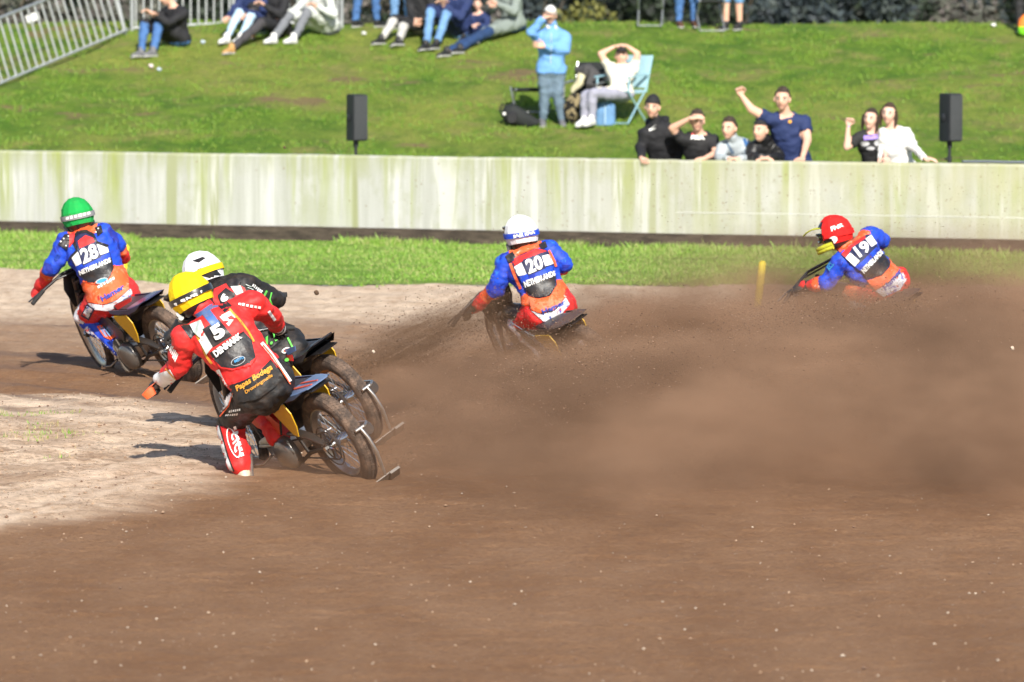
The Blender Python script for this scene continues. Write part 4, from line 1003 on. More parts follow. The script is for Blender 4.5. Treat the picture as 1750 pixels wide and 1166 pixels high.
# ---------- number 5, red and black suit, nearest rider
D5 = 35.3
J = jp(D5, head=(327, 508, .28), neck=(355, 536, .20), pelvis=(450, 662, -.02), shL=(318, 578, .12), shR=(432, 520, .20), elL=(303, 628, .28), haL=(276, 650, .52),
       elR=(463, 541, .42), haR=(476, 562, .74), knL=(392, 722, .34), ftL=(409, 790, .10), knR=(438, 668, .62), ftR=(474, 742, .50))
J['toeL'] = Vector((-.15, -.25, -.08)); J['toeL'] = Vector((.05, -.5, -.75)); J['toeR'] = Vector((-.5, .85, -.1)); J['hipw'] = Vector((.095, 0, 0))
r5 = person('nearest rider, red and black suit, yellow helmet cover, foot dragging on the dirt', J, 'riders racing on the dirt track', fat=1.22, voxel=.0125, zone=rzone(.72), cat='rider', wrinkle=1.7,
            garments={'race_jacket': ([RED, RED, BK, RED, WHT], .012), 'race_trousers': ([BK, BK, RED], .010)}, head=(-152, -8, -24), bare_head=True, glove=GLV, shoes=CREAM, sole=STEELSHOE, boot=.0, bell=.060,
            handinfo={'L': dict(d=(-.75, .3, -.55), n=(-.5, -.3, .6), curl=1.0), 'R': dict(d=(.2, .9, -.2), n=(0, -.3, 1), curl=1.0)})
helmet(r5, YEC, BLK, BLK, lump=.05)
T5 = ['race_jacket', 'race_trousers', 'body']
mark(r5, 'back_protector', [[(344, 545), (392, 522), (412, 548), (433, 582), (440, 612), (428, 626), (398, 634), (376, 630), (358, 606), (340, 578)]], RED, .012, T5, th=.006, target='prot', relax=6)
P5 = ['prot'] + T5
mark(r5, 'protector_panel', [[(358, 603), (388, 597), (416, 566), (430, 581), (437, 610), (426, 622), (398, 630), (378, 627), (364, 613)]], VEST, .004, P5, th=.004)
mark(r5, 'protector_panel', [[(346, 563), (374, 545), (397, 574), (364, 594)]], VEST, .005, P5, th=.004)
for q in ([(324, 555), (343, 547), (349, 560), (343, 578), (331, 568)], [(340, 582), (350, 568), (364, 592), (353, 606)], [(374, 541), (396, 530), (403, 542), (391, 558)]):
    mark(r5, 'checker_patch', [q], PALE, .020, T5, th=.003)
mark(r5, 'neck_brace', stroke([(322, 548), (340, 538), (360, 524), (372, 520)], 7) + [[(346, 538), (358, 528), (376, 552), (366, 562)]], BLU, .006, P5, th=.006)
mark(r5, 'shoulder_pad', [[(308, 556), (320, 548), (334, 570), (326, 580)]], VEST, .006, P5, th=.005); mark(r5, 'shoulder_pad', [[(372, 522), (384, 512), (396, 522), (384, 534)]], VEST, .006, P5, th=.005)
mark(r5, 'strap', stroke([(334, 568), (345, 590), (352, 608), (362, 622)], 4) , GOLD, .007, P5)
mark(r5, 'strap', stroke([(392, 528), (408, 545), (424, 566), (434, 584)], 3.5), GOLD, .007, P5)
mark(r5, 'lumbar_belt', [[(383, 640), (410, 630), (436, 612), (453, 594), (462, 611), (440, 634), (416, 648), (389, 656)]], RED, .004, P5, th=.004)
mark(r5, 'seat_panel', [[(390, 658), (416, 650), (441, 636), (463, 613), (480, 636), (474, 660), (440, 684), (404, 690), (394, 676)]], BK, .012, T5, th=.003, target='seat', relax=5)
mark(r5, 'side_stripe', stroke([(372, 632), (380, 650), (388, 664), (396, 680)], 6), WHT, .016, T5); mark(r5, 'side_stripe', stroke([(447, 586), (462, 604), (478, 626), (496, 652)], 6), WHT, .018, T5)
mark(r5, 'side_stripe', stroke([(449, 590), (464, 608), (480, 632), (496, 657)], 2), ORG, .024, T5)
text(r5, 'number', '5', [(357, 562), (374, 551), (388, 572), (370, 583)], LTX, .028, .06, P5)
text(r5, 'lettering', 'DENMARK', [(363, 601), (408, 568), (414, 577), (370, 611)], LTX, .028, .05, P5)
text(r5, 'lettering', 'Papas Bodega', [(402, 660), (463, 621), (467, 634), (406, 672)], LOR, .006, .03, ['seat'] + T5)
text(r5, 'lettering', 'Dronningmølle', [(418, 668), (464, 638), (467, 645), (421, 675)], LOR, .006, .01, ['seat'] + T5)
mark(r5, 'logo_patch', [ell(407, 617, 13, 7, -24)], GREY, .009, P5); mark(r5, 'logo_patch', [ell(407, 617, 12, 6, -24)], VEST, .011, P5)
text(r5, 'lettering', 'MOTO', [(400, 616), (416, 609), (418, 613), (402, 621)], SKYB, .033, .03, P5)
text(r5, 'strap_lettering', 'RNR |', [(308, 513), (345, 496), (348, 504), (311, 521)], LTX, .006, .05, ['strap']); text(r5, 'strap_lettering', 'R', [(297, 519), (303, 516), (306, 523), (300, 527)], LTX, .006, .05, ['strap'])
mark(r5, 'knee_panel', [[(372, 690), (384, 668), (397, 676), (388, 694), (374, 708), (367, 706)]], WHT, .013, T5, th=.003)
mark(r5, 'trim', stroke([(398, 672), (391, 694), (376, 712)], 2), ORG, .018, T5)
scrib(r5, 'print', [(392, 701), (412, 698), (412, 702), (391, 706)], LTX, .016, T5); scrib(r5, 'print', [(386, 708), (408, 706), (407, 710), (385, 712)], LTX, .016, T5)
mark(r5, 'shin_stripe', stroke([(371, 728), (378, 752), (386, 780), (396, 806)], 6), WHT, .013, T5); mark(r5, 'shin_stripe', stroke([(375, 727), (382, 752), (390, 780), (400, 806)], 2.5), BK, .015, T5)
ov = [[a, b, c_, d_] for a, b, c_, d_ in [(lambda o, i, k: (o[k], o[(k + 1) % 20], i[(k + 1) % 20], i[k]))(ell(399, 757, 27, 9, 72), ell(399, 757, 25, 7, 72), k) for k in range(20)]]
mark(r5, 'shin_logo', ov, LTX, .014, T5)
text(r5, 'shin_lettering', 'CTC', [(404, 736), (411, 762), (402, 776), (394, 742)], LTX, .014, .06, T5); scrib(r5, 'shin_print', [(404, 727), (418, 782), (411, 784), (398, 730)], LTX, .014, T5)
mark(r5, 'cuff_patch', [[(268, 640), (290, 632), (300, 650), (280, 668), (270, 660)]], WHT, .013, T5, th=.002); mark(r5, 'cuff_trim', stroke([(283, 630), (292, 640), (302, 652)], 2.5), GOLD, .016, T5)
scrib(r5, 'sleeve_print', [(294, 588), (306, 606), (299, 622), (289, 600)], LTX, .014, T5)
scrib(r5, 'sleeve_print', [(408, 517), (448, 524), (447, 529), (407, 522)], LTX, .014, T5)
mark(r5, 'cuff_trim', stroke([(459, 532), (470, 548)], 5), WHT, .014, T5)
bm = BM(); hp = r5.J['haL']; loft(bm, [(hp + Vector((-.05, -.04, -.02)), Vector((.03, 0, .02)), Vector((0, .03, 0))), (hp + Vector((-.09, -.03, -.06)), Vector((.035, 0, .03)), Vector((0, .045, 0))), (hp + Vector((-.06, -.04, -.10)), Vector((.03, 0, .02)), Vector((0, .035, 0)))], 10, power=3); r5.par(obj('knuckle_guard', bm, ORG))

bike5, M5 = bike('nearest motorcycle, muddy, with plain yellow side plate and pale blue tail', at(580, 752, 35.35), 31, 29, 10, (ORM, YEL), tail=mat('tail_pale_blue', (.16, .24, .42), .3, dirt=.35, metal=.2))

bm = BM(); prism(bm, [(.16, .05, .7265), (-.06, .02, .7565), (-.06, .035, .7565), (.16, .08, .7265)], .004); prism(bm, [(.16, -.02, .7265), (-.05, -.03, .7555), (-.05, -.02, .7555), (.16, .0, .7265)], .004); obj('tail_stripe', bm, ORM, bike5)
# ---------- number 6, black and green suit, behind number 5
D6 = 37.9
J = jp(D6, head=(348, 470, .25), neck=(366, 492, .22), pelvis=(478, 606, 0), shL=(345, 515, .15), shR=(412, 488, .12), elL=(322, 552, .32), haL=(301, 565, .5),
       elR=(466, 512, .30), haR=(478, 512, .62), knL=(440, 645, .42), ftL=(475, 712, .3), knR=(470, 615, .6), ftR=(505, 690, .45))
J['toeL'] = Vector((-.5, .85, -.1)); J['toeR'] = Vector((-.5, .85, -.1))
r6 = person('rider in black and neon green suit, white helmet with yellow strap', J, 'riders racing on the dirt track', fat=1.28, voxel=.0135, zone=rzone(.6), cat='rider', wrinkle=1.7,
            garments={'race_jacket': ([BK, BK, BK, BK, BK], .012), 'race_trousers': ([BK, BK, BK], .010)}, head=(-160, -12, -20), glove=GLV, shoes=BK, sole=SOLE, boot=.06,
            handinfo={'L': dict(d=(-.75, .3, -.45), n=(-.4, -.3, .7), curl=1.0), 'R': dict(d=(-.8, .5, -.2), n=(0, -.3, 1), curl=1.0)})
helmet(r6, WHC, BLK, YEC, lump=.05)
T6 = ['race_jacket', 'race_trousers', 'body']
mark(r6, 'helmet_patch', [[(362, 452), (378, 470), (366, 478), (340, 470), (330, 470), (338, 460)], [(328, 446), (346, 439), (352, 441), (340, 449)]], BLK, .004, ['cover'])
mark(r6, 'back_protector', [[(366, 494), (396, 480), (418, 492), (430, 520), (436, 560), (420, 580), (380, 560), (362, 520)]], RED, .012, T6, th=.006)
mark(r6, 'protector_panel', [[(372, 505), (386, 492), (402, 502), (400, 520), (380, 530)]], VEST, .020, T6, th=.003); mark(r6, 'checker_patch', [[(394, 490), (411, 488), (416, 500), (404, 505)]], PALE, .020, T6, th=.003)
text(r6, 'number', '6', [(374, 506), (386, 500), (392, 512), (380, 518)], LTX, .026, .06, T6)
mark(r6, 'shoulder_pad', [[(385, 482), (400, 475), (412, 482), (405, 492), (392, 492)]], VEST, .018, T6, th=.006)
text(r6, 'lettering', 'V.T', [(444, 584), (473, 563), (479, 578), (450, 600)], GRN, .016, .05, T6)
mark(r6, 'trim', stroke([(470, 545), (480, 562), (492, 578), (500, 594)], 3) + [[(476, 560), (484, 564), (488, 574), (480, 570)]], GRN, .015, T6)
mark(r6, 'sleeve_trim', stroke([(456, 497), (450, 508), (446, 516), (458, 524)], 3.5) + stroke([(464, 500), (461, 512), (468, 528), (478, 530)], 2.5) + stroke([(404, 481), (408, 488)], 2), GRN, .015, T6)
scrib(r6, 'sleeve_print', [(433, 484), (450, 498), (446, 504), (430, 490)], LTX, .016, T6)
for i in range(6): mark(r6, 'sleeve_line', [[(420 + i * 3, 486 + i * 5), (430 + i * 3, 490 + i * 5), (430 + i * 3, 491 + i * 5), (420 + i * 3, 487 + i * 5)]], PALE, .016, T6)
mark(r6, 'logo_patch', [ell(489, 599, 8, 4.5, -24)], LTX, .015, T6); mark(r6, 'logo_patch', [ell(489, 599, 5.5, 2.8, -24)], ORG, .018, T6); mark(r6, 'logo_patch', [ell(490, 615, 4, 3, -20)], GRN, .015, T6)
bike6, M6 = bike('motorcycle with plate number 6 and orange rear rim, partly hidden behind the nearest rider', at(592, 681, 37.75), 32, 30, 10, (BLK, YEL), number='6', tail=mat('tail_black', (.02, .025, .035), .35, dirt=.15), rimmat=mat('rim_orange', (.55, .22, .05), .35, .6, dirt=.5), tl=.05, br=.36)
bm = BM(); prism(bm, [(.18, .158, .80), (.02, .15, .835), (.03, .155, .80), (.16, .16, .76)], .006); obj('tail_decal', bm, BLU, bike6); bm = BM(); prism(bm, [(.30, .158, .755), (.10, .160, .765), (.12, .165, .72), (.30, .162, .715)], .006); obj('tail_decal', bm, RED, bike6)

# ---------- number 28, blue and orange suit, green cover, far left
D28 = 43.9
J = jp(D28, head=(133, 371, .16), neck=(142, 397, .12), pelvis=(192, 507, -.02), shL=(114, 416, .06), shR=(175, 400, .10), elL=(88, 457, .08), haL=(68, 490, .30),
       elR=(203, 419, .16), haR=(212, 443, .30), knL=(145, 541, .28), ftL=(202, 594, .02), knR=(222, 510, .48), ftR=(250, 590, .36))
J['toeL'] = Vector((.40, -.15, -.85)); J['toeR'] = Vector((-.5, .85, -.2))
r28 = person('leading rider number 28 in blue and orange suit with green helmet cover', J, 'riders racing on the dirt track', fat=1.2, voxel=.0135, zone=rzone(.42), cat='rider', wrinkle=1.7,
             garments={'race_jacket': ([ORG, BLUE, BLUE, ORG, RED], .012), 'race_trousers': ([RED, WPAT, BLUE], .010)}, head=(-165, -4, -12), glove=GLR, shoes=CREAM, sole=SOLE, boot=.05,
             handinfo={'L': dict(d=(-.6, .3, -.65), n=(-.7, -.3, .5), curl=1.1), 'R': dict(d=(-.6, .6, -.3), n=(0, -.3, 1), curl=1.0)})
STG = mat('strap_grey', (.25, .25, .26), .6)
helmet(r28, GRC, BLK, STG, lump=.05, s=.93)
T28 = ['race_jacket', 'race_trousers', 'body']
def dutch(p, T, f, num, numq, whites, protector, dark, red, netq, hamq, tailp, lowp):
    c = [sum(a[i] for a in numq) / 4 for i in (0, 1)]; numb = [(c[0] + (x - c[0]) * 1.16, c[1] + (y - c[1]) * 1.12) for x, y in numq]
    mark(p, 'back_protector', [protector], NAVY, .012, T, th=.006, target='prot', relax=6); Q = ['prot'] + T; mark(p, 'protector_panel', [red], RED, .003, Q, th=.002); mark(p, 'protector_panel', [dark], VEST, .0035, Q, th=.002)
    for w_ in whites: mark(p, 'flag_patch', [w_], LTX, .004, Q, th=.002)
    text(p, 'number', num, numq, LTX, .019, .035, Q); mark(p, 'number_panel', [numb], NAVY, .0085, Q, th=.002); text(p, 'lettering', 'NETHERLANDS', netq, LTX, .009, .045, Q)
    mark(p, 'jersey_tail', [tailp], ORG, .014, T, th=.003, target='tail', relax=4); Q2 = ['tail'] + T; mark(p, 'jersey_hem', [lowp], WPAT, .004, Q2, th=.002, relax=1); text(p, 'lettering', 'Hamer', hamq, LBL, .014, .03, Q2)
dutch(r28, T28, 1, '28', [(135, 427), (162, 415), (170, 439), (143, 452)],
      [[(121, 438), (132, 429), (141, 449), (130, 456)], [(164, 417), (184, 422), (186, 431), (171, 436)]],
      [(127, 404), (134, 396), (150, 394), (162, 401), (168, 414), (186, 421), (191, 440), (196, 458), (189, 475), (177, 486), (162, 488), (145, 482), (134, 470), (126, 456), (119, 440), (130, 427)],
      [(133, 470), (191, 443), (195, 457), (188, 475), (177, 485), (162, 487), (145, 481)],
      [(133, 412), (146, 402), (160, 407), (163, 414), (136, 425)],
      [(134, 463), (188, 440), (190, 448), (137, 471)], [(171, 507), (210, 485), (213, 493), (175, 516)],
      [(139, 481), (162, 488), (177, 486), (190, 474), (196, 452), (213, 463), (221, 474), (222, 494), (200, 513), (177, 522), (149, 517), (144, 500)], [(149, 518), (177, 522), (200, 513), (223, 493), (227, 501), (212, 521), (185, 532), (160, 530)])
mark(r28, 'flag_band', [[(128, 456), (187, 432), (189, 440), (133, 465)]], BLUE, .006, ['prot'] + T28)
mark(r28, 'strap', stroke([(133, 428), (127, 418), (126, 405), (133, 397), (147, 395), (159, 401), (165, 414), (185, 421)], 5) + stroke([(133, 427), (122, 438), (116, 448)], 4), VEST, .008, ['prot'] + T28)
mark(r28, 'shoulder_patch', [[(99, 418), (110, 401), (119, 399), (119, 412), (115, 428)]], VEST, .014, T28, th=.003); mark(r28, 'shoulder_patch', [[(162, 389), (173, 385), (176, 397), (167, 404)]], VEST, .014, T28, th=.003)
for a_, b_ in ((104, 413), (109, 408), (113, 420), (117, 404), (168, 391), (164, 397)): mark(r28, 'button', [ell(a_, b_, 1.3, 1.3, n=8)], LTX, .018, T28, step=9)
mark(r28, 'collar_patch', [[(118, 401), (128, 396), (126, 414), (118, 424)]], RED, .013, T28)
mark(r28, 'logo_patch', [ell(174, 480, 11, 4.5, -18)], GREY, .008, ['prot'] + T28); mark(r28, 'logo_patch', [ell(174, 480, 9, 3.2, -18)], SKYB, .010, ['prot'] + T28)
scrib(r28, 'print', [(166, 506), (169, 504), (171, 513), (168, 515)], RED, .006, ['tail'] + T28)
scrib(r28, 'print', [(166, 488), (196, 472), (198, 477), (168, 494)], LTX, .006, ['tail'] + T28)
mark(r28, 'thigh_panel', [[(148, 520), (162, 528), (152, 548), (138, 540)]], NAVY, .012, T28); mark(r28, 'thigh_panel', [[(149, 523), (159, 529), (151, 544), (141, 538)]], WPAT, .014, T28)
mark(r28, 'shin_stripe', stroke([(147, 560), (163, 578), (180, 594), (194, 606)], 8), WPAT, .013, T28); mark(r28, 'shin_patch', [[(165, 558), (178, 554), (196, 572), (190, 582), (178, 576)]], ORG, .014, T28)
scrib(r28, 'shin_print', [(168, 558), (180, 556), (194, 574), (182, 578)], SKYB, .017, T28)
scrib(r28, 'strap_print', [(112, 371), (156, 361), (157, 366), (113, 377)], LTX, .005, ['strap'])
text(r28, 'sleeve_lettering', 'KCL', [(92, 441), (100, 431), (104, 436), (96, 447)], LBL, .015, .05, T28)
bike28, M28 = bike('clean motorcycle with yellow side plate, ridden by the green helmeted rider at the left', at(294, 590, 43.4), 32, 28, 13, (BLK, YEL), tail=mat('tail_navy', (.05, .06, .14), .3, dirt=.2), tl=.02, br=.37)
bm = BM(); prism(bm, [(.30, .158, .755), (-.02, .14, .835), (.0, .15, .80), (.26, .162, .72)], .006); obj('tail_decal', bm, RED, bike28)

# ---------- number 20, white cover, middle
D20 = 43.6
J = jp(D20, head=(891, 402, .16), neck=(896, 428, .12), pelvis=(940, 528, -.02), shL=(866, 450, .06), shR=(938, 428, .10), elL=(848, 494, .08), haL=(808, 528, .30),
       elR=(966, 452, .10), haR=(940, 464, .38), knL=(886, 552, .28), ftL=(930, 608, .02), knR=(965, 530, .48), ftR=(990, 600, .36))
J['toeL'] = Vector((.15, .3, -.75)); J['toeR'] = Vector((-.5, .85, -.2))
r20 = person('rider number 20 in blue and orange suit with white helmet cover', J, 'riders racing on the dirt track', fat=1.2, voxel=.014, zone=rzone(.42), cat='rider', wrinkle=1.7,
             garments={'race_jacket': ([ORG, BLUE, BLUE, ORG, RED], .012), 'race_trousers': ([RED, WPAT, WPAT], .010)}, head=(-163, -4, -9), glove=GLV, shoes=CREAM, sole=SOLE, boot=.05,
             handinfo={'L': dict(d=(-.7, .3, -.45), n=(-.5, -.3, .6), curl=1.0), 'R': dict(d=(-.6, .6, -.3), n=(0, -.3, 1), curl=1.0)})
helmet(r20, WHC, BLK, BLUE, lump=.05, s=.95)
text(r20, 'strap_lettering', 'RNR RNR', [(877, 402), (914, 392), (915, 399), (878, 409)], LTX, .005, .05, ['strap'])
T20 = T28
dutch(r20, T20, 1, '20', [(896, 445), (923, 435), (930, 458), (904, 469)],
      [[(877, 457), (891, 449), (900, 469), (886, 472)], [(925, 438), (940, 434), (946, 451), (932, 455)]],
      [(873, 445), (886, 436), (916, 424), (935, 426), (942, 440), (948, 462), (953, 486), (940, 506), (920, 510), (904, 506), (894, 490), (884, 472), (877, 458)],
      [(895, 492), (950, 471), (952, 487), (940, 505), (920, 508), (904, 505)],
      [(874, 444), (918, 425), (936, 429), (922, 433), (895, 445), (877, 456)],
      [(894, 481), (948, 462), (950, 471), (898, 492)], [(925, 529), (964, 512), (967, 520), (928, 539)],
      [(903, 507), (920, 510), (940, 506), (957, 489), (967, 507), (950, 530), (925, 537), (907, 530)], [(907, 531), (925, 537), (950, 530), (967, 508), (974, 520), (955, 543), (930, 551)])
mark(r20, 'flag_band', [[(887, 473), (945, 453), (948, 462), (892, 484)]], BLUE, .006, ['prot'] + T20)
mark(r20, 'collar_patch', [[(880, 434), (903, 418), (918, 420), (914, 424), (886, 436)]], ORG, .013, T20); mark(r20, 'shoulder_patch', [[(863, 438), (876, 430), (882, 440), (870, 450)]], VEST, .014, T20, th=.003); mark(r20, 'shoulder_patch', [[(920, 418), (932, 412), (936, 422), (926, 427)]], VEST, .014, T20, th=.003)
mark(r20, 'piping', stroke([(872, 450), (880, 472), (890, 494)], 5) + stroke([(938, 428), (947, 446), (950, 456)], 4), ORG, .016, T20)
bike20, M20 = bike('speedway motorcycle almost lost in brown dust, ridden by number 20', at(1018, 620, 43.2), 30, 31, 12, (BLK, YEL), tail=mat('tail_dusty', (.09, .06, .05), .7, dirt=.7))

# ---------- number 19, red cover, right, seen nearly side on
D19 = 45.2
J = jp(D19, head=(1426, 402, .0), neck=(1447, 424, .0), pelvis=(1520, 492, 0), shL=(1440, 446, -.12), shR=(1487, 404, .14), elL=(1412, 484, -.1), haL=(1374, 490, .05),
       elR=(1507, 410, .26), haR=(1470, 450, .45), knL=(1456, 505, .0), ftL=(1490, 548, -.05), knR=(1500, 520, .35), ftR=(1530, 570, .3))
J['toeL'] = Vector((-.8, .3, -.3)); J['toeR'] = Vector((-.8, .4, -.2))
r19 = person('rider number 19 in blue and orange suit with red helmet cover, visor in profile', J, 'riders racing on the dirt track', fat=1.2, voxel=.014, zone=rzone(.42), cat='rider', wrinkle=1.7,
             garments={'race_jacket': ([ORG, BLUE, BLUE, ORG, RED], .012), 'race_trousers': ([RED, ORG, WPAT], .010)}, head=(-100, -12, -4), glove=GLV, shoes=CREAM, sole=SOLE, boot=.05,
             handinfo={'L': dict(d=(-.9, .3, -.25), n=(-.2, -.3, .8), curl=.9), 'R': dict(d=(-.8, .5, -.3), n=(0, -.3, 1), curl=1.0)})
NEO = m_('helmet_lime', (.62, .62, .04), dirt=.3)
helmet(r19, REC, BLK, REC, chin=NEO, peak=NEO, face=BLK, lump=.05, s=.98, covercond=lambda x, y, z: z > -.42 + .9 * max(0, x) and x < .42)
text(r19, 'cover_lettering', 'FNR', [(1419, 388), (1441, 381), (1442, 387), (1421, 396)], LTX, .006, .05, ['cover', 'strap'])
mark(r19, 'helmet_patch', [ell(1423, 411, 9, 6, -30)], LTX, .012, ['cover', 'strap', 'body'])
T19 = T28
dutch(r19, T19, 1, '19', [(1457, 424), (1478, 410), (1490, 427), (1470, 441)],
      [[(1445, 441), (1453, 432), (1469, 446), (1461, 456)], [(1478, 409), (1489, 401), (1499, 416), (1490, 422)]],
      [(1435, 434), (1456, 416), (1480, 400), (1490, 400), (1502, 416), (1512, 430), (1523, 442), (1521, 457), (1507, 471), (1481, 478), (1470, 466), (1458, 456)],
      [(1471, 466), (1511, 432), (1523, 442), (1521, 456), (1507, 471), (1480, 478)],
      [(1437, 434), (1456, 417), (1479, 402), (1479, 409), (1456, 424), (1445, 440)],
      [(1471, 461), (1505, 426), (1510, 433), (1477, 468)], [(1508, 490), (1537, 457), (1542, 464), (1514, 498)],
      [(1480, 479), (1507, 472), (1522, 457), (1525, 442), (1540, 453), (1543, 465), (1516, 485), (1496, 498)], [(1496, 498), (1516, 485), (1543, 465), (1550, 478), (1538, 496), (1510, 508)])
mark(r19, 'flag_band', [[(1461, 456), (1472, 448), (1502, 418), (1506, 425), (1470, 463)]], BLUE, .006, ['prot'] + T19)
mark(r19, 'shoulder_patch', [[(1431, 425), (1440, 412), (1458, 404), (1462, 412), (1446, 422), (1436, 432)]], ORG, .014, T19)
text(r19, 'sleeve_lettering', 'KCL', [(1412, 456), (1420, 446), (1426, 452), (1418, 464)], SKYB, .015, .05, T19)
bike19, M19 = bike('speedway motorcycle sunk in thick brown dust under number 19', at(1582, 582, 44.9), 34, 28, 8, (BLK, YEL), tail=mat('tail_dusty', 0), shield=.35)

# ================================================================ spectators
def cl(n, c, r=.8, **k): k.setdefault('bump', .3); k.setdefault('bscale', 25); return mat(n, c, r, **k)
K1 = cl('knit_black', (.014, .014, .017)); K2 = cl('cotton_black', (.018, .018, .02)); KN = cl('cotton_navy', (.015, .03, .11)); KG = cl('sweat_grey', (.42, .47, .50)); KP = cl('puffer_black', (.013, .013, .014), .45)
DJ = cl('denim_dark', (.018, .05, .14), var=.25); LJ = cl('denim_light', (.14, .28, .50), var=.2); MJ = cl('denim_mid', (.055, .14, .34), var=.25); SJ = cl('denim_grey', (.13, .19, .25), var=.2); PJ = cl('denim_pale', (.45, .62, .76), var=.1)
KT = cl('trousers_black', (.02, .02, .022)); CW = cl('cotton_white', (.80, .80, .78)); CC = cl('cotton_cream', (.74, .69, .58)); SKJ = cl('jacket_skyblue', (.16, .36, .72)); HG = cl('hoodie_palegrey', (.55, .58, .56)); TG = cl('track_grey', (.17, .18, .20)); LG = cl('trousers_palegrey', (.52, .51, .48))
GG = cl('sweater_greygreen', (.22, .26, .24)); CH_ = cl('trousers_charcoal', (.06, .055, .06)); WS = mat('shoe_white', (.82, .82, .80), .5); BS = mat('shoe_black', (.02, .02, .02), .5); TS = mat('shoe_tan', (.50, .28, .10), .6); HD = mat('hair_dark', (.045, .028, .018), .5, bump=.6, bscale=120); HB = mat('hair_brown', (.06, .032, .018), .55, bump=.6, bscale=120)
SSO = mat('shoe_sole', (.5, .5, .48), .7); SGR = mat('shoe_grey', (.16, .16, .17), .6)
def sz(top='t_shirt', sleeve=1., hem=.02, legs='trousers', cut=.97, collar=.0):
    def z(k, t, l):
        if k == 'neck': return (top, 0) if t < collar else None
        if collar == 0 and k in ('torso', 'clL', 'clR') and l[2] > .965 and abs(l[0]) < .08: return None
        if k[:2] == 'cl': return (top, 0)
        if l[2] > -hem and k in ('torso', 'thL', 'thR'): return (top, 0)
        if k == 'torso': return (legs, 0)
        if k[:2] == 'ua': return (top, 0) if sleeve >= 1 or t < sleeve * 1.3 else None
        if k[:2] == 'fa': return (top, 0) if sleeve >= 1 and t < .96 * (sleeve - 0 if sleeve < 1 else 1) else None
        if k[:2] == 'th': return (legs, 0)
        if k[:2] == 'ca': return (legs, 0) if t < cut else None
    return z
def spect(label, J, top, tm, lm, head=(0, 0, 0), sleeve=1., hem=.06, cut=.97, s=1., fat=1.08, hr=None, shoes=BS, group=None, collar=0., torso=(1, 1), toff=.010, hi=None, skin=SKIN, sole=SSO):
    p = person(label, J, group, s, fat, .021, sz(top, sleeve, hem, 'trousers', cut, collar), {top: ([tm], toff), 'trousers': ([lm], .008)}, head, skin, cat='person', shoes=shoes, sole=sole, handinfo=hi, torso=torso, drop=.028, wrinkle=1.8)
    if hr: hair(p, *hr)
    return p
def legs_down(J, D, gx=.10, back=.0):
    """standing legs from the pelvis straight to the ground"""
    p = J['pelvis']; gz = bank_z(p.x, p.y)
    for q, sg in (('L', 1), ('R', -1)):
        f = Vector((p.x + gx * sg, p.y + back, gz + .075)); J['ft' + q] = f; J['kn' + q] = lerp(p + Vector((.09 * sg, 0, 0)), f, .52) + Vector((0, -.04, 0))
    return J
GW = 'spectators leaning on the concrete wall'
WD = {}
def wj(D, **k):
    J = jp(D, **k); return legs_down(J, D)
WY = wall_y(gnd(1200, 410).x)   # wall front
dw = lambda px: wall_y(gnd(px, 410).x) + .55
J = wj(dw(1115), head=(1115, 184, -.10), neck=(1121, 210, -.02), pelvis=(1137, 292, .18), shL=(1149, 224, .0), shR=(1101, 226, -.02), elL=(1161, 256, .12), haL=(1158, 290, .05), elR=(1096, 254, -.02), haR=(1096, 271, -.42))
w1 = spect('young man in black beanie and black hoodie with white tick logo', J, 'hoodie', K1, KT, (-12, 0, 4), hr=('beanie', K1), group=GW, collar=.5, hi={'R': dict(d=(.3, -.9, -.1), n=(0, -.1, 1), curl=.3)})
mark(w1, 'chest_logo', [[(1109, 221), (1113, 219), (1122, 212), (1114, 220), (1122, 219), (1114, 223), (1109, 224)]], LTX, .004)
bm = BM(); N_ = w1.J['neck']; tube(bm, [N_ + Vector((.10, .02, .0)), N_ + Vector((.11, .10, .03)), N_ + Vector((.03, .15, .02)), N_ + Vector((-.08, .12, 0)), N_ + Vector((-.09, .03, -.02))], [.03, .05, .055, .05, .03], 10); w1.par(obj('hood', bm, K1))
J = wj(dw(1191), head=(1191, 207, -.08), neck=(1194, 228, -.0), pelvis=(1199, 292, .16), shL=(1218, 236, .02), shR=(1168, 236, -.02), elL=(1224, 262, -.10), haL=(1204, 271, -.42), elR=(1149, 219, -.10), haR=(1180, 202, -.22))
w2 = spect('boy in black t-shirt with FILA print shading his eyes with one hand', J, 't_shirt', K2, KT, (8, 0, 2), sleeve=.55, hr=('short', HD), group=GW, hi={'R': dict(d=(.95, -.1, .15), n=(0, -.3, .95), curl=.15), 'L': dict(d=(-.8, -.5, -.1), n=(0, -.2, 1), curl=.5)})
text(w2, 'chest_lettering', 'FILA', [(1182, 231), (1205, 231), (1205, 239), (1180, 238)], LTX, .005, .09); mark(w2, 'chest_mark', [[(1182, 228), (1188, 227), (1188, 230), (1182, 231)]], RED, .006)
J = wj(dw(1246), head=(1246, 220, -.14), neck=(1253, 242, -.04), pelvis=(1268, 300, .36), shL=(1277, 250, .02), shR=(1234, 250, -.06), elL=(1283, 272, -.16), haL=(1262, 271, -.42), elR=(1228, 272, -.2), haR=(1246, 271, -.42))
w3 = spect('boy in pale grey hoodie leaning on his elbows', J, 'hoodie', KG, MJ, (-28, -2, 3), hr=('short', HD), group=GW, collar=.4, hi={'L': dict(d=(-.95, -.3, 0), n=(0, -.1, 1), curl=.4), 'R': dict(d=(.9, -.4, 0), n=(0, -.1, 1), curl=.4)})
mark(w3, 'cord_panel', [[(1238, 240), (1243, 242), (1256, 262), (1250, 264)]], cl('hoodie_slate', (.12, .17, .24)), .004); mark(w3, 'blue_back', [[(1262, 224), (1282, 232), (1286, 250), (1278, 262), (1270, 240)]], cl('hoodie_blue', (.03, .12, .32)), .006)
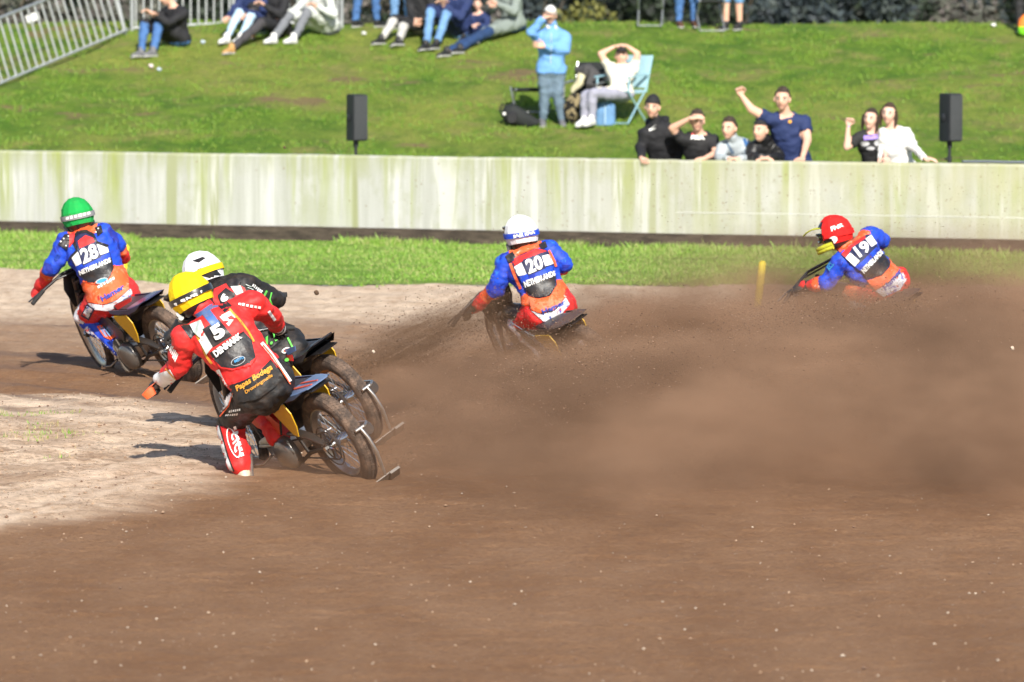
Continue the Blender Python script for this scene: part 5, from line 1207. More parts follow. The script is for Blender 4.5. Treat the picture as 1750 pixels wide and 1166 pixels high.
J = wj(dw(1300), head=(1300, 224, -.12), neck=(1306, 243, -.02), pelvis=(1316, 300, .36), shL=(1326, 248, .04), shR=(1288, 250, -.04), elL=(1331, 272, -.12), haL=(1312, 271, -.42), elR=(1284, 272, -.14), haR=(1302, 271, -.42))
w4 = spect('boy in black puffer jacket and black cap beside the navy t-shirt', J, 'puffer_jacket', KP, KT, (-35, 5, 0), hr=('capback', K1, HD), group=GW, collar=.6, toff=.022, fat=1.15, hi={'L': dict(d=(-.95, -.3, 0), n=(0, -.1, 1), curl=.4), 'R': dict(d=(.9, -.4, 0), n=(0, -.1, 1), curl=.4)})
J = wj(dw(1337), head=(1337, 170, -.06), neck=(1343, 196, .02), pelvis=(1360, 285, .16), shL=(1374, 204, .04), shR=(1316, 200, -.02), elL=(1380, 240, -.06), haL=(1371, 271, -.42), elR=(1284, 187, -.06), haR=(1266, 162, -.04))
w5 = spect('tall man in navy t-shirt with one fist raised at the wall', J, 't_shirt', KN, KT, (-10, -2, 3), sleeve=.42, hr=('short', HD), group=GW, fat=1.1, s=1.05, hi={'R': dict(d=(-.35, -.1, .9), n=(-.3, .9, .2), curl=1.5), 'L': dict(d=(-.2, -.9, -.1), n=(0, -.1, 1), curl=.3)})
mark(w5, 'chest_badge', [ell(1350, 208, 3, 3)], GOLD, .005)
J = wj(dw(1488), head=(1488, 204, -.06), neck=(1491, 224, 0), pelvis=(1496, 292, .16), shL=(1507, 232, .04), shR=(1467, 234, -.04), elL=(1512, 262, -.1), haL=(1513, 271, -.42), elR=(1447, 252, -.08), haR=(1450, 213, -.10))
w6 = spect('girl in black t-shirt with purple print raising her fist', J, 't_shirt', K2, KT, (-22, 2, 8), sleeve=.5, hr=('long', HD), group=GW, s=.94, fat=1., skin=SKIN2, hi={'R': dict(d=(.15, -.1, 1), n=(-.2, .9, 0), curl=1.4), 'L': dict(d=(.1, -.9, -.1), n=(0, -.1, 1), curl=.5)})
mark(w6, 'chest_print', [[(1476, 232), (1502, 229), (1503, 237), (1476, 240)]], mat('print_purple', (.32, .22, .68), .6), .005)
for a, b, c_, d_ in ((1478, 246, 8, 4), (1500, 245, 6, 5), (1488, 254, 7, 3), (1508, 252, 4, 3)): mark(w6, 'chest_print', [ell(a, b, c_, d_)], GREY, .004)
mark(w6, 'wristband', stroke([(1445, 216), (1455, 216)], 2), mat('print_purple', 0), .004)
J = wj(dw(1519), head=(1519, 195, -.06), neck=(1524, 218, 0), pelvis=(1540, 290, .16), shL=(1548, 224, .04), shR=(1510, 224, 0), elL=(1560, 250, -.02), haL=(1580, 271, -.42), elR=(1508, 252, .05), haR=(1506, 272, -.1))
w7 = spect('girl in white blouse with dark ponytail leaning on the wall, rightmost of the group', J, 'blouse', CW, KT, (-18, 0, 6), sleeve=1., hr=('pony', HB), group=GW, s=.96, fat=1.02, skin=SKIN2, hi={'L': dict(d=(.9, -.4, -.1), n=(0, -.1, 1), curl=.15)})

def seat_person(label, bum, kn, ft, top, tm, lm, facing=-.35, lean=-.15, ha=None, head=(-20, -5, 0), s=1., shoes=BS, hr=('short', HD), toes=None, group='spectators sitting on the bank', headpx=None, neckpx=None, sleeve=1., kd=(-.32, -.30), spread=.11, **k):
    B_ = bpt(*bum); P_ = B_ + Vector((0, 0, .11)); D = P_.y
    J = {'pelvis': P_}
    for q, a, b, d_ in zip('LR', kn, ft, kd):
        f = bpt(*b); J['ft' + q] = f + Vector((0, 0, .075)); kk = at(a[0], a[1], (D + f.y) / 2 + (a[2] if len(a) > 2 else -.02)); J['kn' + q] = kk
    fw = Vector((facing, -1, 0)).normalized(); lt = Vector((fw.y * -1, fw.x, 0)); lt = Vector((0, 0, 1)).cross(fw)
    J['neck'] = P_ + Vector((0, 0, .50 * s)) - fw * lean * s if neckpx is None else at(neckpx[0], neckpx[1], D - .1)
    J['head'] = J['neck'] + Vector((0, 0, .16 * s)) + fw * .06 * s if headpx is None else at(headpx[0], headpx[1], D - .14)
    for q, sg in (('L', 1), ('R', -1)):
        sh = J['neck'] + lt * .18 * sg * s - Vector((0, 0, .075 * s)); J['sh' + q] = sh
        h = ha[0 if q == 'L' else 1] if ha else None
        hp = at(h[0], h[1], D - .40 + (h[2] if len(h) > 2 else 0)) if h else J['kn' + q] + Vector((0, 0, .06)) - fw * .05
        d = hp - sh; L = d.length
        if L > .55 * s: hp = sh + d * (.55 * s / L); d = hp - sh; L = .55 * s
        h2 = math.sqrt(max(.0001, (.29 * s) ** 2 - (L / 2) ** 2)); o = Vector((0, 0, -1)) + lt * sg * .5; o = (o - d.normalized() * o.dot(d.normalized())).normalized()
        J['el' + q] = sh + d / 2 + o * h2; J['ha' + q] = hp
        J['toe' + q] = fw if toes is None else Vector(toes)
    J['hlat'] = lt
    return spect(label, J, top, tm, lm, head, sleeve, s=s, hr=hr, shoes=shoes, group=group, **k)
seat_person('man in black sweater and blue jeans hugging his knees beside the crowd fence', (306, 78), ((272, 38), (247, 40)), ((262, 97), (242, 98)), 'sweater', K1, MJ, facing=-.8, lean=-.22, ha=((258, 22), (262, 26)), head=(-45, -15, 0), shoes=SGR, headpx=(284, -6), neckpx=(297, 10))
seat_person('person in dark top, pale blue jeans and white trainers', (438, 60), ((430, 26), (410, 18)), ((412, 74), (388, 74)), 'jacket', KN, PJ, facing=-.5, lean=-.1, ha=((418, 20), (388, 30)), head=(-30, 0, 0), shoes=WS, hr=('short', HB), fat=.98)
seat_person('person in black jacket and charcoal jeans, tan shoes, one leg stretched out', (478, 62), ((448, 38, .1), (432, 12)), ((396, 92), (430, 66)), 'jacket', K1, CH_, facing=-.6, lean=-.12, ha=((450, 8), (418, 26)), head=(-30, 0, 0), shoes=TS)
seat_person('person in pale grey hoodie and striped grey track trousers with white trainers', (560, 58), ((528, 18), (496, 24)), ((502, 74), (468, 74)), 'hoodie', HG, TG, facing=-.7, lean=-.22, ha=((540, 10), (480, 28)), head=(-40, -5, 0), shoes=WS, fat=1.12)
seat_person('person in pale grey trousers and dark boots beside the light blue jeans', (722, 58), ((690, 44), (674, 34)), ((682, 80), (652, 76)), 'jacket', K2, LG, facing=-.8, lean=-.05, ha=((718, 34), (712, 38)), head=(-45, 0, 0), shoes=BS)
seat_person('person in navy jacket, light blue jeans and black boots', (790, 66), ((764, 20), (737, 16)), ((746, 84), (728, 86)), 'jacket', KN, LJ, facing=-.5, lean=-.18, ha=((760, 8), (756, 6)), head=(-30, -5, 0), shoes=BS, cut=.93)
seat_person('small boy in navy sweatshirt sitting between two adults', (822, 62), ((828, 48), (806, 46)), ((818, 76), (792, 72)), 'sweatshirt', KN, DJ, facing=-.2, lean=-.02, ha=((818, 42), (808, 44)), head=(-5, 0, 0), s=.68, shoes=BS, headpx=(816, 8), neckpx=(818, 22), skin=SKIN2)
seat_person('person in grey green sweater with dark blue jeans stretched far down the bank', (878, 54), ((838, 52, .1), (826, 58, .1)), ((786, 92), (764, 97)), 'sweater', GG, DJ, facing=-.8, lean=-.15, ha=((848, 6), (840, 10)), head=(-40, -5, 0), shoes=BS, hr=('short', HB), fat=1.15)

GC = 'people standing on the crest'
def stander(label, pxl, pxr, py, top, tm, lm, yaw=0, h=1.0, shoes=BS, cut=.97, hr=('short', HD), hem=.1, D=81.3):
    a, b = at(pxl, py, D), at(pxr, py, D); z = bank_z((a.x + b.x) / 2, D) + .075; fl, fr = sorted([a.x, b.x]); c = Vector(((fl + fr) / 2, D, z))
    sg = 1 if abs(yaw) < 90 else -1
    X = lambda v: c + Vector(v) * h
    fw = Vector((math.sin(R(yaw)), -math.cos(R(yaw)), 0)); lt = Vector((0, 0, 1)).cross(fw); hx = (fr - fl) / 2 * sg
    J = dict(pelvis=X((0, 0, .88)), neck=X((0, 0, 1.38)), head=X((0, 0, 1.56)) + fw * .03)
    for q, s_ in (('L', 1), ('R', -1)):
        J['ft' + q] = c + Vector((hx * s_, 0, 0)); J['kn' + q] = lerp(J['pelvis'] + lt * .09 * s_, J['ft' + q], .5) + fw * .03
        J['sh' + q] = J['neck'] + lt * .18 * s_ - Vector((0, 0, .07)); J['el' + q] = J['sh' + q] + lt * .06 * s_ + Vector((0, 0, -.27)); J['ha' + q] = J['el' + q] + fw * .12 + Vector((0, 0, -.2)); J['toe' + q] = fw
    return spect(label, J, top, tm, lm, (yaw, 0, 0), hr=hr, shoes=shoes, cut=cut, hem=hem, group=GC, s=h)
stander('person in blue jeans standing on the crest right of the crowd fence', 607, 644, 40, 'jacket', KN, MJ, 150)
stander('person in jeans standing on the crest just left of the seated pale grey trousers', 674, 698, 38, 'jacket', GG, LJ, 170)
stander('person in blue jeans and brown shoes standing between two folding stools', 1160, 1186, 39, 'jacket', K1, MJ, 10, shoes=mat('shoe_brown', (.10, .045, .02), .5))
stander('person with cropped jeans and bare calves standing right of the folding stools', 1241, 1264, 36, 't_shirt', KG, LJ, -20, cut=.30)
pb = stander('person in black standing at the far right edge of the crest', 1742, 1762, 30, 'jacket', K1, KT, 160)
# bag at the far right
t = thing('backpack', 'orange and lime bag lying on the crest at the far right edge', 'bag', Vector((at(1756, 20, 81.0).x, 81.0, bank_z(5.9, 81.))))
bm = BM(); loft(bm, [((0, 0, z), (w_, 0, 0), (0, w_ * .6, 0)) for z, w_ in ((0, .10), (.04, .14), (.12, .14))], 12, power=3); obj('lower_pocket', bm, mat('bag_lime', (.22, .70, .03), .6), t)
bm = BM(); loft(bm, [((0, 0, z), (w_, 0, 0), (0, w_ * .6, 0)) for z, w_ in ((.12, .14), (.22, .12), (.29, .06))], 12, power=3); obj('upper_pocket', bm, mat('bag_orange', (.85, .20, .02), .6), t)

# woman standing on the bank
Bp = bpt(944, 214); Dw = Bp.y
J = jp(Dw, head=(940, 27, -.05), neck=(943, 50, 0), pelvis=(942, 118, .0), shL=(965, 60, .02), shR=(920, 60, .0), elL=(966, 86, -.06), haL=(929, 79, -.22), elR=(908, 56, -.12), haR=(929, 30, -.16), knL=(953, 165, -.03), knR=(931, 165, -.03), ftL=(960, 207, 0), ftR=(927, 207, 0))
ww = spect('woman in sky blue jacket, grey jeans and white cap shading her eyes', J, 'jacket', SKJ, SJ, (12, -3, 4), hr=('cap', CW, HB), hem=.10, group=None, fat=1.12, s=.98, collar=.3, toff=.018, shoes=SGR, hi={'R': dict(d=(.9, -.1, .35), n=(-.2, -.4, .8), curl=.15), 'L': dict(d=(-.9, -.1, .2), n=(0, -1, .2), curl=.2)})
mark(ww, 'collar', [[(930, 43), (935, 41), (941, 48), (936, 49)], [(947, 46), (955, 36), (960, 42), (952, 50)]], CW, .010, ['jacket', 'body'])
mark(ww, 'zip', stroke([(942, 56), (942, 84), (941, 110)], 1.2), KG, .004)

# man in chair with hands on his head
Bc = bpt(1030, 214); Dc = Bc.y + .1
J = jp(Dc, head=(1062, 97, .14), neck=(1062, 112, .12), pelvis=(1062, 160, .0), shL=(1083, 115, .12), shR=(1043, 115, .12), elL=(1090, 92, .10), haL=(1070, 78, .14), elR=(1026, 92, .10), haR=(1052, 79, .14), knL=(1012, 160, -.42), knR=(1000, 163, -.34), ftL=(1012, 203, -.42), ftR=(999, 204, -.36))
J['toeL'] = Vector((-.5, -.85, -.1)); J['toeR'] = Vector((-.5, -.85, -.1)); J['hlat'] = Vector((.8, -.6, 0))
wc = spect('man in cream t-shirt and black cap lying back in a chair, hands on his head', J, 't_shirt', CC, cl('leggings_grey', (.32, .32, .40)), (-5, 12, 3), sleeve=.45, hr=('cap', K1, HD), fat=1.02, s=.98, shoes=WS, hi={'L': dict(d=(-.9, 0, .2), n=(0, -.1, 1), curl=.5), 'R': dict(d=(.9, 0, .2), n=(0, -.1, 1), curl=.5)})
# camp chairs
def camp_chair(label, base, yaw, frame, cloth, w_=.50, low=False, back=True):
    M = Matrix.Translation(base) @ Matrix.Rotation(R(yaw), 4, 'Z'); t = thing('folding_chair', label, 'chair', M=M, group='folding chairs on the bank'); bpy.context.view_layer.update()
    h = .30 if low else .42
    for sy in (-1, 1):
        bm = BM(); tube(bm, [(.22, sy * w_ / 2, 0), (-.20, sy * w_ / 2, h + .02)], .012, 8); obj('leg', bm, frame, t)
        bm = BM(); tube(bm, [(-.24, sy * w_ / 2, -.02), (.22, sy * w_ / 2, h)], .012, 8); obj('leg', bm, frame, t)
        if back:
            bm = BM(); tube(bm, [(-.20, sy * w_ / 2, h - .02), (-.36, sy * w_ / 2, h + .46)], .012, 8); obj('back_post', bm, frame, t)
            bm = BM(); box(bm, (0, sy * (w_ / 2 + .01), h + .20), (.46, .05, .018), Matrix.Rotation(R(4), 3, 'Y'), bevel=.005); obj('armrest', bm, frame, t)
            bm = BM(); tube(bm, [(.20, sy * w_ / 2, h), (.19, sy * w_ / 2, h + .19)], .014, 8); obj('arm_post', bm, frame, t)
    bm = BM(); tube(bm, [(.22, -w_ / 2, 0), (.22, w_ / 2, 0)], .010, 6); obj('foot_bar', bm, frame, t)
    bm = BM(); loft(bm, [((x, 0, z), (0, w_ / 2 - .01, 0), (0, 0, .012)) for x, z in ((.23, h), (.1, h - .025), (-.08, h - .03), (-.21, h))], 12, power=4); obj('seat', bm, cloth, t)
    if back: bm = BM(); loft(bm, [((-.21 - .15 * q, 0, h + .04 + .42 * q), (0, w_ / 2 - .01, 0), (.012, 0, .0)) for q in (0, .3, .7, 1)], 12, power=4); obj('backrest', bm, cloth, t)
    return t
TEAL = mat('frame_teal', (.35, .58, .68), .4, .3); TEALC = cl('canvas_teal', (.03, .16, .24)); BCL = cl('canvas_black', (.015, .018, .018)); SFR = mat('frame_steel', (.45, .46, .47), .35, .7)
cb = at(1062, 200, Dc + .1); cb.z = bank_z(cb.x, cb.y)
camp_chair('pale teal framed camp chair with the man in the cream t-shirt in it', cb, -125, TEAL, cl('canvas_pale', (.30, .48, .55)), .50)
c2 = at(1000, 200, Dc + .3); c2.z = bank_z(c2.x, c2.y)
camp_chair('dark camp chair with a grey blanket over its back, beside the man in cream', c2, -110, SFR, BCL, .46, True)
c3 = at(905, 204, Dw + .75); c3.z = bank_z(c3.x, c3.y)
camp_chair('low black sling stool with crossed steel legs behind the woman in sky blue', c3, -80, SFR, BCL, .44, True, False)
c4 = Vector((at(1112, 40, 81.3).x, 81.3, bank_z(1.9, 81.3))); camp_chair('dark green folding stool on the crest, left of the two by the blue jeans', c4, -95, SFR, cl('canvas_green', (.01, .05, .035)), .34)
c5 = Vector((at(1212, 40, 81.2).x, 81.2, bank_z(2.8, 81.2))); camp_chair('black folding stool on the crest between blue jeans and bare calves', c5, -80, SFR, BCL, .36)
# blanket on chair, camo cloth, backpack, cool bag
def cloth_blob(name, label, cat, pts, r, m, seed=0):
    bm = BM(); tube(bm, pts, r, 16, flat=.75); bmesh.ops.subdivide_edges(bm, edges=bm.edges[:], cuts=2, use_grid_fill=True)
    for v in bm.verts: v.co += Vector((fn(v.co.x, v.co.y, v.co.z + seed, 7), fn(v.co.y, v.co.z, v.co.x + seed, 7), fn(v.co.z, v.co.x, v.co.y + seed, 6))) * .035
    o = obj(name, bm, m); return tag(o, label, cat)
a_ = at(992, 130, Dc + .5)
cloth_blob('blanket', 'dark grey blanket draped over the back of a camp chair', 'blanket', [at(985, 120, Dc + .45), at(1003, 124, Dc + .4), at(1016, 132, Dc + .35), at(1012, 152, Dc + .2)], [.05, .14, .15, .09], cl('blanket_grey', (.06, .058, .06)))
cloth_blob('cushion', 'cream cushion leaning beside the dark grey blanket', 'cushion', [at(977, 156, Dc + .3), at(988, 146, Dc + .3), at(996, 128, Dc + .3)], [.04, .08, .07], cl('cushion_cream', (.62, .58, .38)), 3)
g = G('camo_cloth'); v_ = g.noise(g.geo, 14, 4, .6); c_ = g.mix(g.rng(v_, .5, .53), (.015, .014, .012), (.25, .20, .11)); MC = g.out(c_, .9)
cloth_blob('camo_coat', 'brown and black camouflage coat hanging to the ground beside the camp chair', 'coat', [at(985, 160, Dc), at(983, 178, Dc - .02), at(985, 196, Dc - .02), at(990, 208, Dc - .02)], [.08, .14, .15, .12], MC, 5)
bp_ = bpt(888, 216)
t = thing('backpack', 'black backpack lying on the grass left of the woman in sky blue', 'bag', bp_)
bm = BM(); loft(bm, [((x, 0, z), (0, .14 * q, 0), (-.03 * q, 0, .15 * q)) for x, z, q in ((-.21, .13, .45), (-.17, .15, .8), (-.06, .15, 1), (.08, .10, .8), (.20, .06, .45), (.26, .05, .2))], 14, power=3)
for v in bm.verts: v.co += Vector((fn(v.co.x, v.co.y, v.co.z, 9), 0, fn(v.co.y, v.co.z, v.co.x, 9))) * .02
obj('body', bm, BCL, t); bm = BM(); loft(bm, [((-.10, -.14, .12), (.07, 0, 0), (0, 0, .08)), ((-.10, -.19, .11), (.06, 0, 0), (0, 0, .06))], 12, power=3); obj('pocket', bm, K2, t); bm = BM(); tube(bm, [(-.16, 0, .25), (-.23, -.05, .30), (-.26, -.05, .20), (-.22, 0, .12)], .012, 6); obj('strap', bm, K2, t)
bm = BM(); tube(bm, [(-.20, -.15, .17), (-.20, -.165, .17)], .02, 10); obj('badge', bm, LTX, t)
bg_ = bpt(1034, 214); t = thing('cool_bag', 'blue denim coloured cool bag standing under the camp chair', 'bag', bg_)
bm = BM(); loft(bm, [((0, 0, z), (.135 * q, 0, 0), (0, .10 * q, 0)) for z, q in ((0, .95), (.03, 1.03), (.14, .98), (.26, 1), (.29, .9))], 20, power=4)
for v in bm.verts: v.co += Vector((fn(v.co.x, v.co.y, v.co.z, 8), fn(v.co.x, v.co.z, 2, 8), 0)) * .012
obj('body', bm, cl('bag_blue', (.13, .27, .48), var=.2), t); bm = BM(); tube(bm, [(-.08, -.09, .24), (-.06, -.11, .34), (.06, -.11, .34), (.08, -.09, .24)], .011, 6); obj('handle', bm, MJ, t); bm = BM(); box(bm, (0, -.106, .14), (.012, .008, .25)); obj('seam', bm, PJ, t)

# loudspeakers on poles behind the wall
SPK = mat('speaker_black', (.022, .024, .028), .5, bump=.2, bscale=200); GRL = mat('speaker_grille', (.07, .075, .08), .55, .3, bump=.6, bscale=400)  # cabinet darker, grille lighter: shaded side and lit front put into the colours
def speaker(label, px, D, yaw):
    b = at(px, 201, D); t = thing('loudspeaker', label, 'loudspeaker', (b.x, b.y, 0), 'loudspeakers on poles behind the wall'); zc = b.z; Rm = Matrix.Rotation(R(yaw), 3, 'Z')
    def T(v): q = Rm @ Vector(v); return Vector((q.x, q.y, q.z + zc))
    bm = BM(); h = .265; base = [(-.095, -.10), (.095, -.10), (.090, .05), (.04, .13), (-.04, .13), (-.090, .06)]
    a = [bm.verts.new(T((x, y, -h))) for x, y in base]; c = [bm.verts.new(T((x * .97, y, h))) for x, y in base]
    bm.faces.new(a[::-1]); bm.faces.new(c)
    for i in range(6): bm.faces.new((a[i], a[(i + 1) % 6], c[(i + 1) % 6], c[i]))
    bmesh.ops.bevel(bm, geom=bm.edges[:], offset=.008, segments=2, affect='EDGES'); obj('cabinet', bm, SPK, t)
    bm = BM(); box(bm, T((0, -.106, 0)), (.18, .012, .50), Rm, bevel=.005); obj('grille', bm, GRL, t)
    bm = BM(); loft(bm, [(T((-.098, -.0, .0)), (Rm @ Vector((0, .035, 0))), Vector((0, 0, .05))), (T((-.108, -.0, .0)), (Rm @ Vector((0, .02, 0))), Vector((0, 0, .03)))], 10, power=3); obj('handle', bm, SPK, t)
    bm = BM(); tube(bm, [T((0, 0, -h)), T((0, 0, -h - .07))], .03, 12); tube(bm, [T((0, 0, -h - .06)), Vector((0, 0, 0))], .017, 10); tube(bm, [T((0, 0, -h - .16)), T((0, 0, -h - .22))], .025, 10); tube(bm, [T((-.02, 0, -h - .19)), T((-.06, 0, -h - .19))], .012, 8); obj('pole', bm, SPK, t)
    for k in range(3):
        a = R(k * 120 + 20); bm = BM(); tube(bm, [(0, 0, .35), (.35 * math.cos(a), .35 * math.sin(a), .0)], .012, 6); obj('leg', bm, SPK, t)
speaker('black loudspeaker on a pole behind the left half of the wall', 608, 64.9, 34); speaker('black loudspeaker on a pole near the girl in the white blouse', 1623, 62.6, 38)
# grey mat over the wall top at right
bm = BM(); x0 = at(1652, 281, 61).x; yw = wall_y(x0); loft(bm, [((x0 + k * .25, wall_y(x0 + k * .25) + .42, .985 + .004 * (k % 2)), (0, .12, 0), (0, 0, .012)) for k in range(8)], 8, power=4)
tag(obj('bench_plank', bm, mat('plank_grey', (.20, .22, .25), .8)), 'narrow grey plank lying behind the wall top at the far right', 'plank')
for k in (0, 1): pass
# track markers
for px, D, tp, lab in ((1297, 52.0, 446, 'yellow foam track marker standing alone left of the red helmeted rider'), (209, 54.6, 418, 'yellow foam track marker behind the green helmeted rider')):
    b = at(px, 500, D); top = at(px + 6, tp, D); t = thing('track_marker', lab, 'marker', (b.x, b.y, 0), 'yellow foam track markers'); I_ = Vector((b.x, b.y, 0))
    bm = BM(); tube(bm, [Vector((-.02, 0, -.02)), Vector((0, 0, .12)), top - I_ - Vector((0, 0, .02)), top - I_], [.032, .036, .034, .018], 14); obj('foam_post', bm, mat('foam_yellow', (.85, .68, .02), .6, dirt=.15), t)
    bm = BM(); tube(bm, [(-.02, 0, 0), (-.02, 0, .02)], .06, 16); obj('base', bm, GRIP, t)
# litter
for px, py, c_, lab in ((258, 117, 'paper_pink', 'crumpled pinkish white paper below the man in the black sweater'), (272, 123, 'foil_blue', 'crushed pale blue can below the man in the black sweater'), (347, 76, 'foil_blue', 'crushed pale can on the grass between the seated groups'), (622, 61, 'paper_white', 'scrap of white paper left of the person in pale grey trousers'), (1698, 28, 'paper_white', 'white paper cup on the crest near the right edge')):
    p = bpt(px, py); bm = BM(); bmesh.ops.create_icosphere(bm, subdivisions=2, radius=.035)
    for v in bm.verts: v.co *= 1 + .5 * fn(v.co.x, v.co.y, v.co.z + px, 30); v.co.z *= .7
    col_ = {'paper_pink': (.75, .62, .62), 'foil_blue': (.55, .65, .75), 'paper_white': (.78, .78, .76)}[c_]
    o = obj('litter', bm, mat(c_, col_, .5), None, False); o.location = p + Vector((0, 0, .035)); tag(o, lab, 'litter')
# yellow bin and white board beyond the crest at left
b = at(34, 20, 92.); t = thing('yellow_bin', 'tall yellow waste bin beyond the bank at the top left', 'bin', (b.x, b.y, -.3))
bm = BM(); loft(bm, [((0, 0, z), (.2 * q, 0, 0), (0, .2 * q, 0)) for z, q in ((0, .9), (.05, 1), (2.0, 1.02), (2.05, .95))], 20, power=4); obj('body', bm, mat('bin_yellow', (.72, .50, .10), .5), t); bm = BM(); loft(bm, [((0, 0, z), (.23 * q, 0, 0), (0, .23 * q, 0)) for z, q in ((2.05, 1), (2.12, 1), (2.2, .6))], 20, power=4); obj('lid', bm, mat('bin_lid', (.62, .60, .55), .6), t)
b = at(56, 30, 88.); t = thing('white_board', 'small pale board on a post beside the yellow bin', 'sign', (b.x, b.y, bank_z(b.x, b.y)))
bm = BM(); box(bm, (0, 0, b.z - t.location.z), (.20, .03, .12), Matrix.Rotation(R(-20), 3, 'Y'), bevel=.004); obj('board', bm, CW, t); bm = BM(); tube(bm, [(0, .03, -.1), (0, .03, b.z - t.location.z)], .02, 8); obj('post', bm, galv, t)

# ================================================================ flying dirt and dust
rng = np.random.default_rng(21); sp_ = []
for _ in range(9000):
    D = rng.uniform(35.5, 58); px = 1750 - 1250 * abs(rng.normal(0, .45)); py = rng.uniform(300, 640)
    p = at(px, py, D)
    if p.z < .02 or p.z > 2.2: continue
    if px < 700 and rng.random() < .8: continue
    sp_.append((p.x, p.y, p.z, .0018 + .0035 * rng.random() ** 4))
for k in range(30000):       # clods in the roost trails behind the wheels
    t_ = rng.random() ** .7; a, b = ((at(560, 640, 38.4), at(900, 520, 42.0)), (at(660, 795, 35.6), at(1050, 680, 38.)), (at(640, 740, 37.6), at(1150, 590, 39.)), (at(1040, 640, 40.0), at(1600, 500, 42.)), (at(1000, 900, 34.0), at(1500, 640, 38.)))[k % 5]
    p = lerp(a, b, t_) + Vector((rng.normal(0, .06 + .45 * t_), rng.normal(0, .05 + .3 * t_), rng.normal(0, .03 + .17 * t_))); 
    if p.z > .01: sp_.append((p.x, p.y, p.z, .0022 + .0055 * rng.random() ** 3))
tag(stones('flying_dirt', sp_, [mat('clod', (.09, .052, .03), .95), mat('clod_mid', (.17, .10, .06), .95), mat('clod_light', (.33, .21, .14), .95)], 9), 'fine clods of dirt flying behind the motorcycles', 'dirt', kind='stuff')
for px, py, D, r, c_, lab in ((541, 500, 40, .018, 'clod', 'brown clod of dirt flying above the track behind the black and green rider'), (638, 601, 38, .012, 'stone_pale', 'pale stone flying in front of the dust right of plate 6'), (1730, 595, 36, .014, 'stone_pale', 'pale stone flying in the dust at the right edge'), (486, 252, 50, .012, 'clod', 'small brown clod in the air in front of the bank')):
    bm = BM(); bmesh.ops.create_icosphere(bm, subdivisions=2, radius=r)
    for v in bm.verts: v.co *= 1 + .5 * fn(v.co.x, v.co.y, v.co.z, 60)
    o = obj('flying_stone', bm, MATS[c_], None, False); o.location = at(px, py, D); tag(o, lab, 'stone')

sp_ = []
for _ in range(26000):
    D = rng.uniform(36, 41.5); px = rng.uniform(760, 1760); py = rng.uniform(500, 860); p = at(px, py, D)
    if p.z < .02 or p.z > .95: continue
    sp_.append((p.x, p.y, p.z, .0014 + .0022 * rng.random() ** 3))
tag(stones('dust_grains', sp_, [MATS['clod'], MATS['clod_mid'], MATS['clod_light']], 19), 'fine grains of shale hanging in the dust cloud', 'dirt', kind='stuff')
def vol_mat(name, col, build):
    m = bpy.data.materials.new(name); m.use_nodes = True; t = m.node_tree; t.nodes.remove(t.nodes['Principled BSDF'])
    g = G.__new__(G); g.m = m; g.t = t; g.geo = t.nodes.new('ShaderNodeNewGeometry').outputs['Position']
    v = t.nodes.new('ShaderNodeVolumePrincipled'); v.inputs['Color'].default_value = (*col, 1); v.inputs['Anisotropy'].default_value = 0.0
    dn = build(g); cn = g.noise(g.map(g.geo, (.6, .3, 1.2), (7, 3, 1)), .9, 4, .6, .5); t.links.new(g.mix(g.rng(cn, .40, .62), tuple(x * 1.08 for x in col), tuple(x * .58 for x in col)), v.inputs['Color'])
    t.links.new(dn, v.inputs['Density']); t.links.new(v.outputs[0], t.nodes['Material Output'].inputs['Volume']); return m
# the main cloud: a box domain whose density falls off with height and towards its sides
def cloud(g):
    P = g.geo; x, y, z = g.sep(P)
    n = g.noise(g.map(P, (.55, .35, 1.1)), 1.5, 4, .6); n2 = g.noise(g.map(P, (1.2, .8, 2.2), (4, 2, 1)), 3.2, 3, .6)
    nn = g.math('ADD', g.math('MULTIPLY', n, .7), g.math('MULTIPLY', n2, .3))
    h = g.rng(x, -1.2, 3.0, CLOUD_H0, CLOUD_H1)                                  # height of the layer
    hh = g.math('ADD', h, g.rng(nn, .3, .7, -.22, .22))
    zz = g.math('DIVIDE', g.math('SUBTRACT', hh, z), .22, clamp=True)
    zz = g.math('MULTIPLY', zz, zz)
    ex = g.rng(g.math('ADD', g.math('ADD', x, g.rng(y, 38, 48, 0, -1.3)), g.rng(nn, .3, .7, -.7, .7)), -1.3, .6)
    ey = g.math('MULTIPLY', g.rng(g.math('ADD', y, g.rng(nn, .3, .7, -1.5, 1.5)), 32.0, 38.5), g.rng(y, 47.8, 45.0))
    d = g.math('MULTIPLY', g.math('MULTIPLY', zz, ex), ey)
    return g.math('MULTIPLY', g.math('MULTIPLY', d, g.rng(nn, .36, .64, .10, 1.7)), CLOUD_D)
CLOUD_H0, CLOUD_H1, CLOUD_D = .46, .77, 1.6
DCOL = (.56, .35, .225)
bm = BM(); box(bm, (4.2, 39.4, .86), (12.5, 17.2, 1.7)); o = obj('dust_cloud', bm, vol_mat('dust', DCOL, cloud), None, False)
tag(o, 'thick brown dust cloud over the track on the right, hiding the lower halves of two riders', 'dust', kind='stuff')
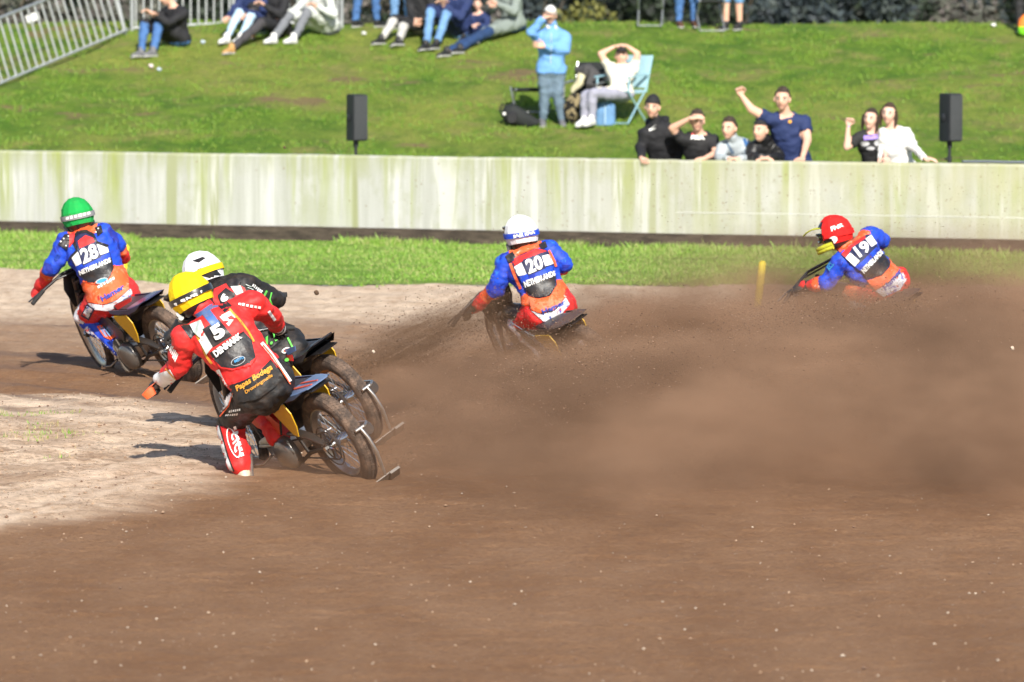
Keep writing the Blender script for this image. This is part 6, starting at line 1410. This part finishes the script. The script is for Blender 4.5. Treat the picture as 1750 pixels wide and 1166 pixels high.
def plume(label, a, b, ra, dens, col=DCOL, ns=2.2, lo=.42):
    d = b - a; L = d.length; c = (a + b) / 2; x, y, z = basis(d)
    M = Matrix(((z.x * L / 2, x.x * ra[0], y.x * ra[1], c.x), (z.y * L / 2, x.y * ra[0], y.y * ra[1], c.y), (z.z * L / 2, x.z * ra[0], y.z * ra[1], c.z), (0, 0, 0, 1)))
    def f(g):
        oc = g.t.nodes.new('ShaderNodeTexCoord').outputs['Object']; ox, oy, oz = g.sep(oc)
        ln = g.t.nodes.new('ShaderNodeVectorMath'); ln.operation = 'LENGTH'; g.t.links.new(oc, ln.inputs[0])
        e = g.rng(ln.outputs['Value'], .15, 1, 1, 0); n = g.noise(g.map(oc, (1.0, 3.2, 3.2)), ns, 5, .65, .3)
        return g.math('MULTIPLY', g.math('MULTIPLY', e, g.rng(n, lo, lo + .24)), dens)
    bm = BM(); bmesh.ops.create_icosphere(bm, subdivisions=3, radius=1); o = obj('dust_plume', bm, vol_mat('plume', col, f), None, False); o.matrix_world = M
    return tag(o, label, 'dust', kind='stuff')
plume('dark plume of dirt trailing up and right behind the black and green rider', at(540, 665, 38.6), at(890, 500, 41.5), (.26, .22), 10.0, (.27, .165, .10))
plume('low plume of dirt sprayed right from the nearest rear wheel', at(650, 820, 35.4), at(1150, 690, 38.0), (.40, .16), 5.0, (.34, .21, .13))
plume('streak of darker dirt low in the cloud right of the nearest rider', at(640, 745, 37.6), at(1080, 590, 40.5), (.30, .13), 6.0, (.30, .185, .115))
plume('dark billow inside the dust cloud between the two riders numbered 20 and 19', at(1180, 820, 36.5), at(1500, 640, 38.5), (.7, .30), 3.2, (.33, .205, .13), 1.6)
plume('second dark streak of dirt rising towards the rider with the white helmet cover', at(700, 640, 39.5), at(1000, 560, 41.2), (.22, .12), 8.0, (.27, .165, .10))
plume('dense brown dust round the rear wheel under the rider with the white helmet cover', at(915, 640, 42.2), at(1300, 525, 42.0), (.30, .36), 7.0, (.46, .285, .18), 2.0, .34)
plume('dense brown dust round the machine under the rider with the red helmet cover', at(1400, 590, 44.0), at(1900, 520, 43.6), (.35, .24), 5.0, (.50, .31, .20), 2.0, .34)
plume('thin brown veil of dust drifting before the grass verge and wall at the right', at(950, 470, 47), at(2100, 450, 46), (1.6, .46), .65, DCOL, 1.6, .28)
plume('puff of dust round the dragging boot of the nearest rider', at(400, 815, 35.2), at(520, 790, 35.3), (.16, .10), 3.0, DCOL)
